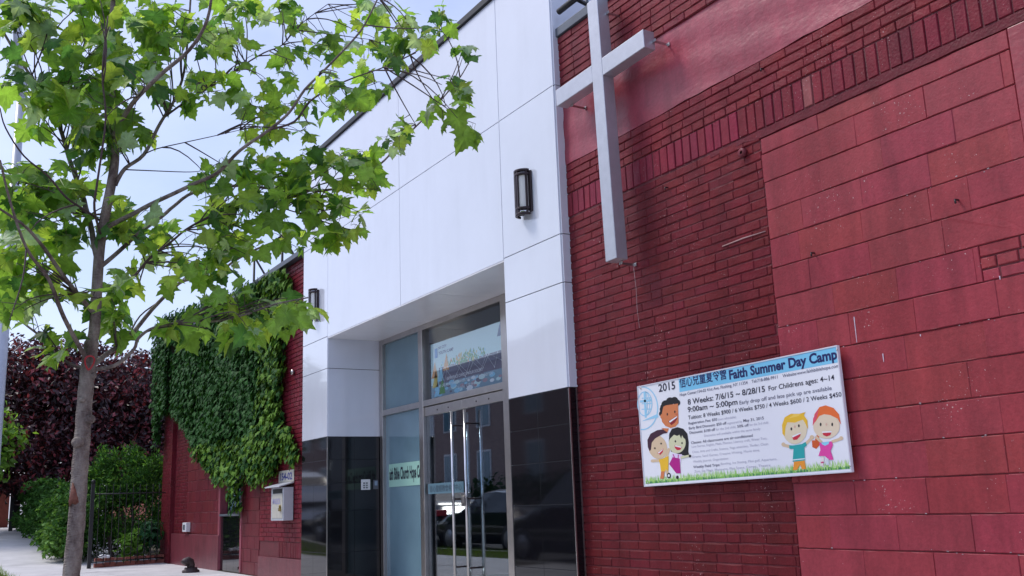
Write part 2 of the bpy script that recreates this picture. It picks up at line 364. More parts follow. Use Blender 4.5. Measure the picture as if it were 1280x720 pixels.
strip('pavement_bed', 1.72, 4.88, -.014, P('joint_grit', (.12, .11, .10), .95))
strip('far_pavement', -12.2, -8.6, .02, M['concrete'])
strip('front_yard', 4.88, 30, -.02, M['soil'], x1=-22.9)
# grass blades on the verge
gr = MB()
for i in range(7000):
    x = -15-20*R.random()**1.0; y = R.uniform(.5, 1.80); hgt = R.uniform(.05, .13); a = R.random()*6.28; w = .006
    s = R.uniform(.7, 1.3); gr.tint = (.16*s, .27*s, .03*s); z = gz(x)-.015
    lx, ly = R.gauss(0, .03), R.gauss(0, .03)
    gr.add([(x-w*math.cos(a), y-w*math.sin(a), z), (x+w*math.cos(a), y+w*math.sin(a), z), (x+lx, y+ly, z+hgt)], [(0, 1, 2)])
tag(gr.build('grass', M['hedgeleaf']), 'short grass growing on the kerbside strip beyond the tree', 'grass', None, 'stuff')
# ------------------------------------------------------------------ right building: painted brick and block
RX0, RX1 = -6.962, 2.0
rb = thing('brick_building', (-2.5, WY, 0), 'dark red painted brick and block building right of the white entrance, holding the cross', 'building')
dark = (.098, .0088, .0122); mid = (.205, .022, .030); lite = (.288, .036, .047)
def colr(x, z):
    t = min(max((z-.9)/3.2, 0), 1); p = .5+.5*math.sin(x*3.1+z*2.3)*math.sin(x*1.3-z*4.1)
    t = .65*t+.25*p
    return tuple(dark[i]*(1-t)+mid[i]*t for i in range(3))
LX = -4.595        # left edge of the block infill
w = MB()
back = MB(); back.box((RX0, WY+.007, 0), (RX1, WY+.4, 5.23)); back.build('wall_core', M['mortar'], rb)
b1 = MB()
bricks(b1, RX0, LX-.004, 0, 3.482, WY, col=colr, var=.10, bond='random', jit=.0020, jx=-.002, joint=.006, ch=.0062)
b1.build('brick_wall', M['brick'], rb)
b2 = MB()
for k in range(3):
    bricks(b2, RX0, RX1, 3.712+.0677*(k+1), 3.712+.0677*(k+2), WY-.004, col=mid, var=.08, bond='random', jx=-.001, joint=.006, ch=.0055)
bricks(b2, RX0, RX1, 3.712, 3.7795, WY-.004, bl=.122, col=mid, var=.08, bond='soldier', jx=.005, joint=.008)
b2.build('brick_band', M['brick'], rb)
b3 = MB()
def soldcol(x, z):
    if abs(x+4.125) < .043: return (.31, .09, .085)
    return (.185, .016, .028) if x > -4.75 else (.235, .021, .043)
bricks(b3, RX0, RX1, 3.492, 3.710, WY-.002, bl=.086, bh=.218, col=soldcol, var=.10, bond='soldier', joint=.010, jit=.003)
b3.build('soldier_course', M['brick'], rb)
# ragged lintel ledge under the soldier course
lg = MB(); x = LX-.45
lg.tint = (.135, .015, .024)
n = 60; xs = [LX-.5+i*(RX1-LX+.5)/n for i in range(n+1)]
vs = []
for x in xs:
    zt = 3.486+R.uniform(-.006, .006); zb = 3.428+R.uniform(-.004, .004) if x > LX-.05 else 3.455+R.uniform(-.02, .006)
    y = WY-.003+R.uniform(-.003, .003)
    vs += [(x, y, zt), (x, y-.002, zb), (x, WY+.02, zt+.005), (x, WY+.02, zb-.004)]
fs = []
for i in range(n):
    a, b = i*4, i*4+4; fs += [(a, a+1, b+1, b), (a+2, a, b, b+2), (a+1, a+3, b+3, b+1)]
lg.add(vs, fs); lg.tint = (1, 1, 1); lg.build('lintel', M['brick'], rb)
# block infill
b4 = MB()
seams = [.662+.2035*k for k in range(-3, 14)]
zz = [0.0]+[s for s in seams if s > .1]+[3.424]
def blockcol(x, z):
    p = .5+.5*math.sin(x*1.7+z*1.9+1)
    return tuple(lite[i]*(.93+.10*p) for i in range(3))
for k in range(len(zz)-1):
    za, zb = zz[k], zz[k+1]; x = LX+.004-(.2 if k % 2 else 0)*R.uniform(.8, 1.1)
    patch = abs(za-2.0865) < .05
    x1 = -2.762 if zb > 2.4 else RX1
    while x < x1-.03:
        L = R.uniform(.47, .51) if R.random() > .10 else .25
        a, b = max(x, LX), min(x+L, x1); x += L
        if patch and a > -3.12 and a < -1.2:
            continue
        if patch and b > -3.10 and b < -1.2: b = -3.10
        bricks(b4, a, b, za, zb, WY-.001, bl=9, bh=9, col=blockcol, var=.04, joint=.0065, jit=.0016, nseg=9, ch=.0035, jx=R.choice([-.0055, -.005, -.004, -.001, .003]))
for i in range(130):        # chipped paint along the bed joints, and a few pale runs
    z = R.choice(seams[3:14])+R.choice([-.006, .006])+R.gauss(0, .004); x = R.uniform(LX+.05, -2.8)+0; r = R.uniform(.0015, .0055); sh = R.uniform(.5, 1.1)
    if math.sin(x*5.1+z*9) < .1: continue
    b4.tint = (.46*sh, .34*sh, .36*sh); b4.add([(x+r*1.6*math.cos(k*1.05+i), WY-.0042-i*1e-6, z+r*R.uniform(.5, 1)*math.sin(k*1.05+i)) for k in range(6)], [tuple(range(5, -1, -1))])
for px, py, ln in ((1068, 396, .16), (1151, 418, .012), (1250, 345, .02), (1104, 442, .05), (1012, 480, .04)):
    p = on_wall(px, py, WY); b4.tint = (.50, .42, .50); b4.add([(p.x-.004, WY-.0044, p.z), (p.x+.004, WY-.0044, p.z), (p.x+.0022, WY-.0044, p.z-ln), (p.x-.0015, WY-.0044, p.z-ln)], [(0, 3, 2, 1)])
b4.tint = (1, 1, 1)
bricks(b4, -3.10, -1.1, 2.0865, 2.29, WY-.001, col=lite, var=.10, bond='random')
for k in range(len(zz)-1):
    if zz[k+1] > 2.4: bricks(b4, -2.195, RX1, zz[k], zz[k+1], WY-.001, bl=.49, bh=9, col=blockcol, var=.06, joint=.0065, jit=.0016, nseg=6, ch=.0035, jx=.002, off=k)
b4.build('block_infill', M['block'], rb)
pj = MB(); pj.tint = lite; pj.box((-2.752, WY-.012, 0), (-2.2, WY+.02, 3.42)); pj.tint = (1, 1, 1); pj.build('pilaster', M['stucco'], rb, .006)
# stucco panel
st = MB(); nx, nzz = 60, 16; st.tint = (.33, .045, .070)
vs = []
for j in range(nzz+1):
    for i in range(nx+1):
        e = R.uniform(-.008, .008) if j == 0 else 0
        vs.append((RX0+(RX1-RX0)*i/nx, WY-.004+R.uniform(-.0015, .0015)-.004*math.sin(i*.7+j*.9), 3.984+e+(4.64-3.984)*j/nzz))
st.add(vs, [(j*(nx+1)+i, j*(nx+1)+i+1, (j+1)*(nx+1)+i+1, (j+1)*(nx+1)+i) for j in range(nzz) for i in range(nx)], 0, True)
st.add([(RX0, WY+.03, 3.978), (RX1, WY+.03, 3.978), (RX1, WY-.003, 3.984), (RX0, WY-.003, 3.984)], [(0, 1, 2, 3)])
st.tint = (1, 1, 1); st.build('stucco_panel', M['stucco'], rb)
b5 = MB(); bricks(b5, RX0, RX1, 4.625, 5.235, WY-.022, col=mid, var=.08, depth=.035, bond='random', jx=-.001, joint=.006, ch=.0055)
b5.tint = (.12, .022, .028); b5.box((RX0, WY-.014, 4.626), (RX1, WY+.05, 5.234)); b5.tint = (1, 1, 1)
b5.build('parapet', M['brick'], rb)
cp = MB(); cp.box((RX0, WY-.045, 5.237), (RX1, WY+.42, 5.325)); cp.build('coping', M['flash'], rb, .006)
# cast rings and hooks left in the wall
rg = MB(); c = (-4.756, WY-.02, 3.375)
rg.lathe([(.012, 0), (.034, 0), (.034, .03), (.012, .03)], 14, (0, 0, 0))
for i in range(len(rg.v)):
    v = rg.v[i]; rg.v[i] = (c[0]+v[0], c[1]-v[2]+.02, c[2]+v[1])
rg.tint = (1, 1, 1); rg.t = [(.16, .03, .04)]*len(rg.v); rg.build('anchor_ring', M['brick'], rb)
for px, py in ((835, 236), (1018, 318), (1198, 252), (955, 88)):
    p = on_wall(px, py, WY); k = MB(); k.tube([p+Vector((0, .02, .01)), p+Vector((0, -.03, .008)), p+Vector((.004, -.034, -.015))], .006, 6); k.build('wall_hook', M['dark'], rb)
a, b = on_wall(903, 308, WY-.004), on_wall(957, 289, WY-.004)
k = MB(); k.tube([a, (a+b)/2+Vector((0, -.004, .004)), b], [.004, .005, .003], 6); k.build('mortar_streak', P('pale_mortar', (.42, .26, .25), .8), rb)
# side and roof of the right building (seen from beside)
k = MB(); k.box((RX0+.01, WY+.4, 0), (RX1, 16, 5.1)); k.build('rear_mass', M['mortar'], rb)
# ------------------------------------------------------------------ white entrance block
EY = 4.81; EX0, EX1 = -13.72, -6.965; OX0, OX1 = -12.72, -7.955; ZS = 3.318; ZT = 6.12; DY = 5.59; ZB = 1.963
en = thing('church_entrance', ((EX0+EX1)/2, DY, 0), 'white panelled church entrance block with recessed glass doors and black granite base', 'building')
# white cladding: panels with open joints
wp = MB(); g = .0035
def panel(x0, x1, z0, z1): wp.box((x0+g, EY, z0+g), (x1-g, EY+.02, z1-g))
rows = [ZB, 2.893, 3.336, 4.757, ZT]
for a, b in zip(rows, rows[1:]):
    for xa, xb in ((EX0, OX0), (OX1, EX1)): panel(xa, xb, a, b)
vxs = [OX0, -10.335, OX1]
for xa, xb in zip(vxs, vxs[1:]):
    panel(xa, xb, ZS, 4.757); panel(xa, xb, 4.757, ZT)
# right return, left return, inner returns
for a, b in zip(rows, rows[1:]):
    wp.box((EX1-.004, EY+.012, a+g), (EX1+.014, WY+.6, b-g))
    wp.box((EX0-.012, EY+.012, a+g), (EX0+.006, WY+.3, b-g))
for a, b in ((ZB, 2.893), (2.893, ZS-.004)):
    wp.box((OX0-.012, EY+.012, a+g), (OX0+.002, DY+.05, b-g)); wp.box((OX1-.002, EY+.012, a+g), (OX1+.012, DY+.05, b-g))
wp.build('white_cladding', M['white'], en, .0022)
core = MB(); core.box((EX0+.008, EY+.018, ZS+.01), (EX1-.006, WY+4, ZT-.01)); core.box((EX0+.008, EY+.018, 0), (OX0-.008, WY+4, ZS+.02)); core.box((OX1+.008, EY+.018, 0), (EX1-.006, WY+4, ZS+.02))
core.build('backing', M['seam'], en)
gz_rows = [0.0, .44, .98, 1.345, 1.655, ZB-.002]; q = .0015
for side in (0, 1):
    gb = MB()
    for a, b in zip(gz_rows, gz_rows[1:]):
        for xa, xb in (((EX0, -13.24), (-13.24, OX0)) if side == 0 else ((OX1, -7.46), (-7.46, EX1))): gb.box((xa+q, EY+.001, a+q), (xb-q, EY+.02, b-q))
        if side: gb.box((EX1-.004, EY+.012, a+q), (EX1+.013, WY+.02, b-q))
        else: gb.box((EX0-.011, EY+.012, a+q), (EX0+.006, WY+.02, b-q))
        for ya, yb in ((EY+.014, 5.2), (5.2, DY+.05)):
            if side == 0: gb.box((OX0-.012, ya+q, a+q), (OX0+.003, yb-q, b-q))
            else: gb.box((OX1-.003, ya+q, a+q), (OX1+.012, yb-q, b-q))
    gb.build('granite_base', M['granite'], en, .0012)
for x, y in ((OX0, EY), (EX1+.01, EY+.004), (OX1, EY), (EX1+.012, WY-.01)):
    ct = MB(); ct.box((x-.005, y-.004, 0), (x+.005, y+.008, ZB-.004)); ct.build('corner_trim', M['steel'], en)
sf = MB()
for i in range(3):
    xa = OX0+(OX1-OX0)*i/3; xb = OX0+(OX1-OX0)*(i+1)/3; sf.box((xa+.003, EY+.004, ZS-.012), (xb-.003, DY+.05, ZS+.004))
sf.build('soffit', M['soffit'], en, .001)
k = MB(); k.box((EX0-.02, EY-.03, ZT), (EX1+.03, WY+4.1, ZT+.075)); k.build('coping', M['black'], en, .006)
# frame
JL, ML0, ML1, MR0, MR1, JR = -12.70, -11.455, -11.335, -9.335, -9.215, -7.97
fr = MB(); f0, f1 = DY-.02, DY+.09
for xa, xb in ((JL, JL+.10), (ML0, ML1), (MR0, MR1), (JR-.10, JR)): fr.box((xa, f0, 0), (xb, f1, ZS-.014))
for xa, xb in ((JL+.10, ML0), (ML1, MR0), (MR1, JR-.10)):
    fr.box((xa, f0+.003, 3.235), (xb, f1-.003, ZS-.014)); fr.box((xa, f0+.003, 2.240), (xb, f1-.003, 2.318))
for xa, xb in ((JL+.10, ML0), (MR1, JR-.10)): fr.box((xa, f0+.003, 0), (xb, f1-.003, .08))
fr.build('door_frame', M['steel'], en, .004)
def pane(name, x0, x1, z0, z1, mat, parent, y=DY+.03):
    m = MB(); m.box((x0, y, z0), (x1, y+.008, z1)); return m.build(name, mat, parent)
pane('sidelight', JL+.10, ML0, .08, 2.240, M['teal'], en); pane('sidelight', MR1, JR-.10, .08, 2.240, M['teal'], en)
pane('transom_window', JL+.10, ML0, 2.318, 3.235, M['teal'], en); pane('transom_window', ML1, MR0, 2.318, 3.235, M['clear'], en); pane('transom_window', MR1, JR-.10, 2.318, 3.235, M['teal'], en)
for xa, xb, px, lab in ((ML1+.004, -10.337, -10.455, 'left glass door leaf carrying the pale strip'), (-10.333, MR0-.004, -10.13, 'right glass door leaf reflecting the brick house')):
    do = pane('door', xa+.002, xb-.002, .11, 2.118, M['glass'], en, DY+.024); do['label'] = lab
    for za, zb in ((2.118, 2.232), (.012, .11)):
        d = MB(); d.box((xa, DY+.005, za), (xb, DY+.055, zb)); d.build('rail', M['steel'], do, .003)
    for yy in (DY-.075, DY+.135):
        h_ = MB(); h_.tube([(px, yy, .12), (px, yy, 2.09)], .0175, 12); h_.build('pull_handle', M['chrome'], do)
    for z in (1.93, 1.07, .3):
        s_ = MB(); s_.tube([(px, DY-.075, z), (px, DY+.135, z)], .011, 8); s_.build('handle_bracket', M['dark'], do)
    for xx in (xa+.35, xb-.35):
        s2 = MB(); s2.tube([(xx, DY+.002, 2.172), (xx, DY+.006, 2.172)], .011, 10); s2.build('screw', M['dark'], do)
lk = MB(); lk.box((-10.395, DY-.005, .985), (-10.275, DY+.065, 1.14)); lk.box((-10.36, DY-.02, 1.02), (-10.31, DY-.004, 1.10)); lk.build('lock_case', M['steel'], en, .005)
# room behind
rm = MB(); x0, x1, y0, y1, z0, z1 = -12.95, -7.7, DY+.2, 9.4, 0, 3.6
rm.quad((x0, y1, z0), (x1, y1, z0), (x1, y1, z1), (x0, y1, z1)); rm.quad((x0, y0, z0), (x0, y1, z0), (x0, y1, z1), (x0, y0, z1)); rm.quad((x1, y0, z0), (x1, y0, z1), (x1, y1, z1), (x1, y1, z0)); rm.quad((x0, y0, z1), (x0, y1, z1), (x1, y1, z1), (x1, y0, z1))
rm.quad((x0, y0, .004), (x1, y0, .004), (x1, y1, .004), (x0, y1, .004), 1)
rm.box((-10.9, 8.3, 0), (-10.0, 8.35, 2.2), 1)
# carve the core: build it as separate masses so the room is really open
rm.build('lobby', [M['room'], M['roomdark']], en)
bpy.data.objects.remove([o for o in en.children if o.name.startswith('backing')][0])
core = MB(); core.box((EX0+.008, EY+.018, ZS+.012), (EX1-.006, DY+.12, ZT-.01)); core.box((EX0+.008, DY+.12, 3.61), (EX1-.006, 9.6, ZT-.01))
core.box((EX0+.008, EY+.018, 0), (OX0-.010, 9.6, ZS+.006)); core.box((OX1+.010, EY+.018, 0), (EX1-.006, 9.6, ZS+.006)); core.box((OX0, 9.45, 0), (OX1, 9.6, 3.6))
core.build('backing', M['seam'], en)
k = MB(); k.box((EX0+.2, DY, 0.001), (EX1-.2, 5.7, .006)); 
k = MB(); k.box((OX0, 4.85, .0), (OX1, DY+.2, .012)); k.build('threshold', M['concrete'], en)
# ------------------------------------------------------------------ wall lamps
def lamp(x, label):
    t = thing('wall_lamp', (x, EY, 3.87), label, 'lamp', 'sconces on the white panels')
    z0, z1 = 3.645, 4.085
    m = MB(); m.box((x-.085, EY-.022, z0+.02), (x+.115, EY-.002, z1-.02)); m.build('back_plate', M['dark'], t, .004)
    m = MB(); m.lathe([(.072, 0), (.072, z1-z0-.1)], 16, (x, EY-.022, z0+.05), 0, math.pi, 2*math.pi); m.build('lamp_shade', M['lampglass'], t)
    m = MB()
    for zz_ in (z0, z0+.055, z1-.05, z1-.012):
        r0, r1 = (.076, .096)
        m.lathe([(r0, 0), (r1, 0), (r1, .022), (r0, .022), (r0, 0)], 18, (x, EY-.02, zz_-.01), 0, math.pi, 2*math.pi)
    m.lathe([(.001, 0), (.077, 0)], 18, (x, EY-.021, z1-.03), 0, math.pi, 2*math.pi)
    for a in (1.10, 1.36, 1.46, 1.56, 1.90):
        xx, yy = x+.085*math.cos(math.pi*a), EY-.02+.085*math.sin(math.pi*a); m.box((xx-.010, yy-.008, z0), (xx+.010, yy+.008, z1))
    m.build('cage', M['dark'], t, .002)
    m = MB(); m.lathe([(.074, 0), (.080, .002), (.080, .028), (.074, .03)], 16, (x, EY-.021, z1-.05), 0, math.pi, 2*math.pi); m.build('rim', M['chrome'], t); m = MB(); m.lathe([(.074, 0), (.080, .002), (.080, .028), (.074, .03)], 16, (x, EY-.021, z0+.012), 0, math.pi, 2*math.pi); m.build('rim', M['chrome'], t)
lamp(-7.50, 'dark caged sconce on the white panel right of the doors, near the cross')
lamp(-13.17, 'dark caged sconce on the white panel beside the ivy wall')
# ------------------------------------------------------------------ cross
CY0, CY1 = 4.66, 4.775
cr = thing('cross', (-6.13, WY, 2.88), 'large silver metal cross fixed to the red brick wall above the banner', 'cross')
vx0, vx1, az0, az1 = -6.155, -6.011, 4.435, 4.590
def lean(mb):
    c_, s_ = math.cos(.024), math.sin(.024)
    mb.v = [(-6.083+(x+6.083)*c_-(z-4.0)*s_, y, 4.0+(x+6.083)*s_+(z-4.0)*c_) for x, y, z in mb.v]; return mb
m = MB(); m.box((vx0, CY0, 2.868), (vx1, CY1, 5.165)); lean(m).build('upright', M['alu'], cr, .005)
m = MB(); m.box((-6.702, CY0+.001, az0), (vx0-.0005, CY1-.001, az1)); m.box((vx1+.0005, CY0+.001, az0), (-5.462, CY1-.001, az1)); lean(m).build('crossarm', M['alu'], cr, .005)
for x, z, ax in ((-5.44, 4.50, 1), (-6.59, 4.42, 0), (vx1+.02, 5.02, 1), (-6.07, 2.85, 0)):
    m = MB(); m.box((x-.02, CY1-.03, z-.012), (x+.02, CY1-.025, z+.012)); m.box((x-.010, CY1-.03, z-.010), (x-.005, WY-.004, z+.010)); m.box((x-.014, WY-.010, z-.014), (x+.014, WY-.004, z+.014)); lean(m).build('bracket', M['steel'], cr, .001)
wr = MB(); p0 = Vector((-6.04, WY-.03, 2.85)); wr.tube([p0, p0+Vector((.002, .012, -.2)), p0+Vector((-.004, .014, -.36)), p0+Vector((.006, .018, -.52))], .0018, 5); wr.build('hanging_wire', P('pale_wire', (.4, .3, .3), .6), cr)
# rooftop floodlight just behind the parapet
fl = thing('floodlight', (-6.7, 5.05, 5.325), 'small black roof floodlight on an arm above the parapet beside the cross', 'light fitting')
m = MB(); m.tube([(-6.70, 5.05, 5.325), (-6.70, 5.05, 5.60)], .018, 8); m.box((-6.78, 4.99, 5.325), (-6.62, 5.11, 5.34)); m.build('stand', M['flash'], fl)
m = MB(); m.tube([(-6.70, 5.05, 5.50), (-6.60, 4.86, 5.46)], .02, 8); m.tube([(-6.86, 4.84, 5.45), (-6.44, 4.88, 5.49)], .03, 10); m.build('lamp_arm', M['black'], fl)
m = MB(); m.box((-6.60, 4.78, 5.50), (-6.28, 4.92, 5.72)); m.build('lamp_head', M['black'], fl, .012)
# ------------------------------------------------------------------ banner board on the wall
SX0, SX1, SZT, SZB, SY = -6.052, -4.068, 1.876, 1.110, 4.845
SW, SH = SX1-SX0, .772
sg = thing('banner_board', (-5.06, WY, 1.10), 'white summer day camp banner board with cartoon children mounted on the red brick wall', 'sign')
SROT = .0125
def sw(u, v, lift=0.0):          # board coordinates (u right, v up from bottom left) -> world
    cx, cz = (SX0+SX1)/2, (SZT+SZB)/2-.002
    a, b = u-SW/2, v-SH/2
    return (cx+a*math.cos(SROT)-b*math.sin(SROT), SY-lift, cz+a*math.sin(SROT)+b*math.cos(SROT))
def cuv(cx, cy):                 # measured point on the board -> board coordinates
    p = on_wall(780+cx/3.6, 420+cy/3.6, SY)
    x, z = p.x-(SX0+SX1)/2, p.z-((SZT+SZB)/2-.002)
    return (x*math.cos(SROT)+z*math.sin(SROT)+SW/2, -x*math.sin(SROT)+z*math.cos(SROT)+SH/2)
m = MB()
def sbox(mb, u0, u1, v0, v1, l0, l1, mat=0):
    A = [sw(u0, v0, l1), sw(u1, v0, l1), sw(u1, v1, l1), sw(u0, v1, l1), sw(u0, v0, l0), sw(u1, v0, l0), sw(u1, v1, l0), sw(u0, v1, l0)]
    mb.add(A, [(0, 1, 2, 3), (7, 6, 5, 4), (0, 4, 5, 1), (1, 5, 6, 2), (2, 6, 7, 3), (3, 7, 4, 0)], mat)
sbox(m, 0, SW, 0, SH, -.02, 0); m.build('panel', M['signw'], sg, .003)
m = MB(); e = .009
for a in ((0, SW, SH-e, SH), (0, SW, 0, e), (0, e, e, SH-e), (SW-e, SW, e, SH-e)): sbox(m, *a, .0, .004)
m.build('edge_trim', P('board_edge', (.62, .62, .68), .35), sg, .001)
# sky-blue title bar
ub = cuv(246, 200)[0]; vb = cuv(600, 196)[1]
tb = MB(); v0 = cuv(972, 122)[1]+.010
tb.add([sw(ub, v0-.003, .0008), sw(SW-e, v0-.003, .0008), sw(SW-e, SH-e, .0008), sw(ub, SH-e, .0008)], [(0, 1, 2, 3)])
tb.build('title_bar', P('sky_blue_print', (.20, .55, .78), .3), sg)
INK = [P('black_ink', (.012, .010, .03), .4), P('navy_ink', (.010, .012, .10), .4), P('grey_ink', (.11, .11, .17), .4), P('pale_grey_ink', (.42, .42, .52), .4)]
lt = MB()
def T(body, a, b, cap, ink=0, fat=0.0, lift=.0016):
    (ua, va), (ub_, vb_) = cuv(*a), cuv(*b)
    vs, fs = text_mesh(body, ub_-ua, cap/3.6*.0064, fat)
    v = (va+vb_)/2
    lt.add([sw(ua+p[0], v+p[1], lift) for p in vs], fs, ink)
T('2015', (157, 250), (232, 240), 34, 0, .015)
T('信心兒童夏令營', (252, 230), (463, 188), 36, 1, .016)
T('Faith Summer Day Camp', (475, 192), (962, 105), 36, 1, .036)
T('Hope Center:154-02 41st Ave. Flushing, NY 11354    Tel:718-886-9911    Website:www.faithbiblehope.com', (252, 271), (968, 141), 12.5, 2, .006)
T('8 Weeks: 7/6/15 ~ 8/28/15', (288, 308), (636, 252), 23, 0, .014); T('For Childrens ages: 4~14', (652, 246), (948, 198), 19, 0, .008)
T('9:00am ~ 5:00pm', (288, 342), (512, 309), 22, 0, .014); T('Early drop off and late pick up are available', (521, 308), (936, 243), 15, 2, .004)
T('Tuition: 8 Weeks $900 / 6 Weeks $750 / 4 Weeks $600 / 2 Weeks $450', (290, 375), (980, 273), 16.5, 0, .006)
T('Registration Fee: $50', (291, 398), (420, 381), 10.5, 2, .012); T('(non-refundable)', (425, 380), (505, 369), 9.5, 3)
T('Early Bird Discount: $50 off', (293, 420), (462, 398), 10.5, 2, .012); T('registered by', (465, 397), (533, 390), 9.5, 3); T('May 31, 2015', (538, 387), (630, 375), 11, 2, .010)
T('Discounts: $100 off', (296, 441), (411, 426), 10.5, 2, .012); T('for the 2nd child,', (415, 425), (505, 414), 9.5, 3); T('50% off', (511, 413), (562, 406), 10.5, 2, .010); T('for the 3rd child', (566, 405), (650, 394), 9.5, 3)
T('Discounts will available within the same family', (362, 455), (615, 421), 9.5, 3)
T('Classes: All classrooms are air-conditioned', (303, 487), (580, 452), 10.5, 2, .010)
T('Low Stories, English, Math, Phonics, Literacy craft, Water Tots,', (306, 505), (645, 463), 9.5, 3)
T('Chess, Arts and Crafts, Science, Yoga amenities, Thriller, Choir,', (308, 529), (652, 488), 9.5, 3)
T('Drama, Sand Games, Creative Writing, Movie time,', (310, 551), (612, 516), 9.5, 3)
T('Weekly Journal, Organization', (312, 572), (470, 554), 9.5, 3)
T('Weekly Field Trips:', (313, 597), (433, 583), 10.5, 2, .012); T('Bowling, Ice Skating, Mini golf, Aquariums,', (437, 582), (690, 556), 9.5, 3)
T('Zoo, Six Flags, Museums, Play Space, Camps, Theatre', (318, 618), (660, 582), 9.5, 3)
lt.build('lettering', INK, sg)
# printed grass along the lower edge
pg = MB(); v0 = e+.012
pg.add([sw(e+.012, v0, .0009), sw(SW-e-.004, v0, .0009), sw(SW-e-.004, v0+.022, .0009), sw(e+.012, v0+.022, .0009)], [(0, 1, 2, 3)])
for i in range(520):
    u = R.uniform(e+.015, SW-e-.01); hh = R.uniform(.018, .052); k = R.uniform(-.014, .014)
    pg.add([sw(u-.004, v0+.012, .0010+i*1e-6), sw(u+.004, v0+.012, .0010+i*1e-6), sw(u+k, v0+.012+hh, .0010+i*1e-6)], [(0, 1, 2)], R.choice([0, 1, 1, 2]))
for i in range(240):
    u = R.uniform(e+.015, SW-e-.01); k = R.uniform(-.006, .006)
    pg.add([sw(u-.004, v0+.001, .0018+i*1e-6), sw(u+.004, v0+.001, .0018+i*1e-6), sw(u+k, v0+.022, .0018+i*1e-6)], [(0, 1, 2)], R.choice([3, 1, 3]))
pg.build('printed_grass', [P('print_green', (.22, .52, .10), .4), P('print_lime', (.42, .68, .20), .4), P('print_pale_green', (.60, .78, .42), .4), P('print_dark_green', (.04, .22, .10), .4)], sg)
# cartoon children, printed flat
INKC = {}
def ink(c):
    if c not in INKC: INKC[c] = P('print_colour', c, .4)
    return INKC[c]
class Kid:
    def __init__(s): s.mb = MB(); s.mats = []; s.l = .0012
    def poly(s, pts, c):
        mt = ink(c)
        if mt not in s.mats: s.mats.append(mt)
        s.l += .00012
        s.mb.add([sw(*cuv(x, y), s.l) for x, y in pts], [tuple(range(len(pts)-1, -1, -1))], s.mats.index(mt))
    def ell(s, cx, cy, rx, ry, c, rot=0, a0=0, a1=360, n=28):
        pts = []
        for i in range(n+(0 if a1-a0 == 360 else 1)):
            a = math.radians(a0+(a1-a0)*i/n); x, y = rx*math.cos(a), ry*math.sin(a); r = math.radians(rot)
            pts.append((cx+x*math.cos(r)-y*math.sin(r), cy+x*math.sin(r)+y*math.cos(r)))
        s.poly(pts, c)
    def limb(s, a, b, w, c):
        dx, dy = b[0]-a[0], b[1]-a[1]; L = math.hypot(dx, dy); nx, ny = -dy/L*w/2, dx/L*w/2
        s.poly([(a[0]+nx, a[1]+ny), (b[0]+nx, b[1]+ny), (b[0]-nx, b[1]-ny), (a[0]-nx, a[1]-ny)], c)
    def done(s, lab): o = s.mb.build('cartoon_child', s.mats, sg); o['label'] = lab
SK1, SK2, SK3 = (.66, .50, .33), (.62, .62, .40), (.62, .20, .075)
BLK, WHT, RED = (.012, .010, .012), (.80, .80, .82), (.55, .02, .05)
k = Kid()      # boy with curly black hair
for x, y, r in ((178, 330, 17), (172, 350, 14), (188, 308, 19), (208, 294, 18), (228, 290, 16), (240, 300, 14), (180, 320, 16)): k.ell(x, y, r, r, BLK)
k.poly([(178, 318), (190, 312), (244, 304), (246, 392), (232, 408), (210, 414), (186, 404), (172, 386), (168, 364)], SK3)
k.ell(172, 362, 8, 11, SK3); k.ell(238, 352, 7, 3, (.55, .12, .05))
k.poly([(200, 384), (240, 358), (241, 372), (230, 390), (214, 401)], (.25, .01, .02)); k.poly([(203, 384), (240, 360), (240, 366), (208, 390)], WHT)
k.ell(196, 352, 3, 6, BLK); k.ell(230, 341, 3, 6, BLK); k.done('cartoon boy with curly black hair')
k = Kid()      # boy in yellow
k.limb((170, 560), (130, 562), 13, SK1); k.limb((186, 560), (204, 505), 12, SK1); k.ell(130, 562, 9, 7, SK1)
k.ell(152, 500, 42, 54, SK1, -14); k.poly([(108, 500), (106, 468), (120, 440), (150, 424), (186, 418), (196, 436), (176, 440), (140, 462), (126, 480), (122, 512), (116, 518)], (.05, .012, .03))
k.poly([(182, 424), (168, 414), (202, 416), (196, 434)], SK3); 
k.poly([(150, 526), (178, 506), (176, 522), (164, 535)], RED); k.poly([(152, 526), (177, 508), (174, 514), (158, 529)], WHT)
k.ell(140, 505, 3.5, 4, BLK); k.ell(168, 484, 3.5, 4, BLK)
k.poly([(160, 558), (182, 548), (202, 540), (200, 608), (168, 612)], (.80, .48, .03)); k.poly([(158, 556), (172, 552), (176, 570), (162, 574)], (.80, .48, .03))
k.poly([(168, 610), (184, 608), (180, 642), (164, 642)], SK3); k.poly([(192, 600), (206, 618), (210, 636), (198, 640), (186, 606)], (.6, .45, .3)); k.ell(203, 628, 9, 12, BLK); k.ell(203, 628, 5, 6, WHT)
k.done('cartoon boy in a yellow shirt')
k = Kid()      # girl with black fringe
k.poly([(204, 440), (216, 418), (242, 410), (268, 418), (286, 440), (292, 480), (290, 520), (298, 548), (284, 540), (260, 536), (212, 520), (202, 480)], BLK)
k.ell(240, 482, 38, 46, SK2, 8); k.poly([(202, 470), (212, 430), (240, 416), (270, 428), (284, 470), (268, 458), (262, 446), (258, 462), (250, 444), (240, 450), (226, 444), (214, 456)], BLK)
k.ell(232, 474, 3.5, 5, BLK); k.ell(262, 482, 3.5, 5, BLK); k.poly([(228, 490), (262, 498), (254, 512), (240, 514), (230, 504)], RED); k.poly([(230, 491), (260, 498), (258, 503), (231, 497)], WHT)
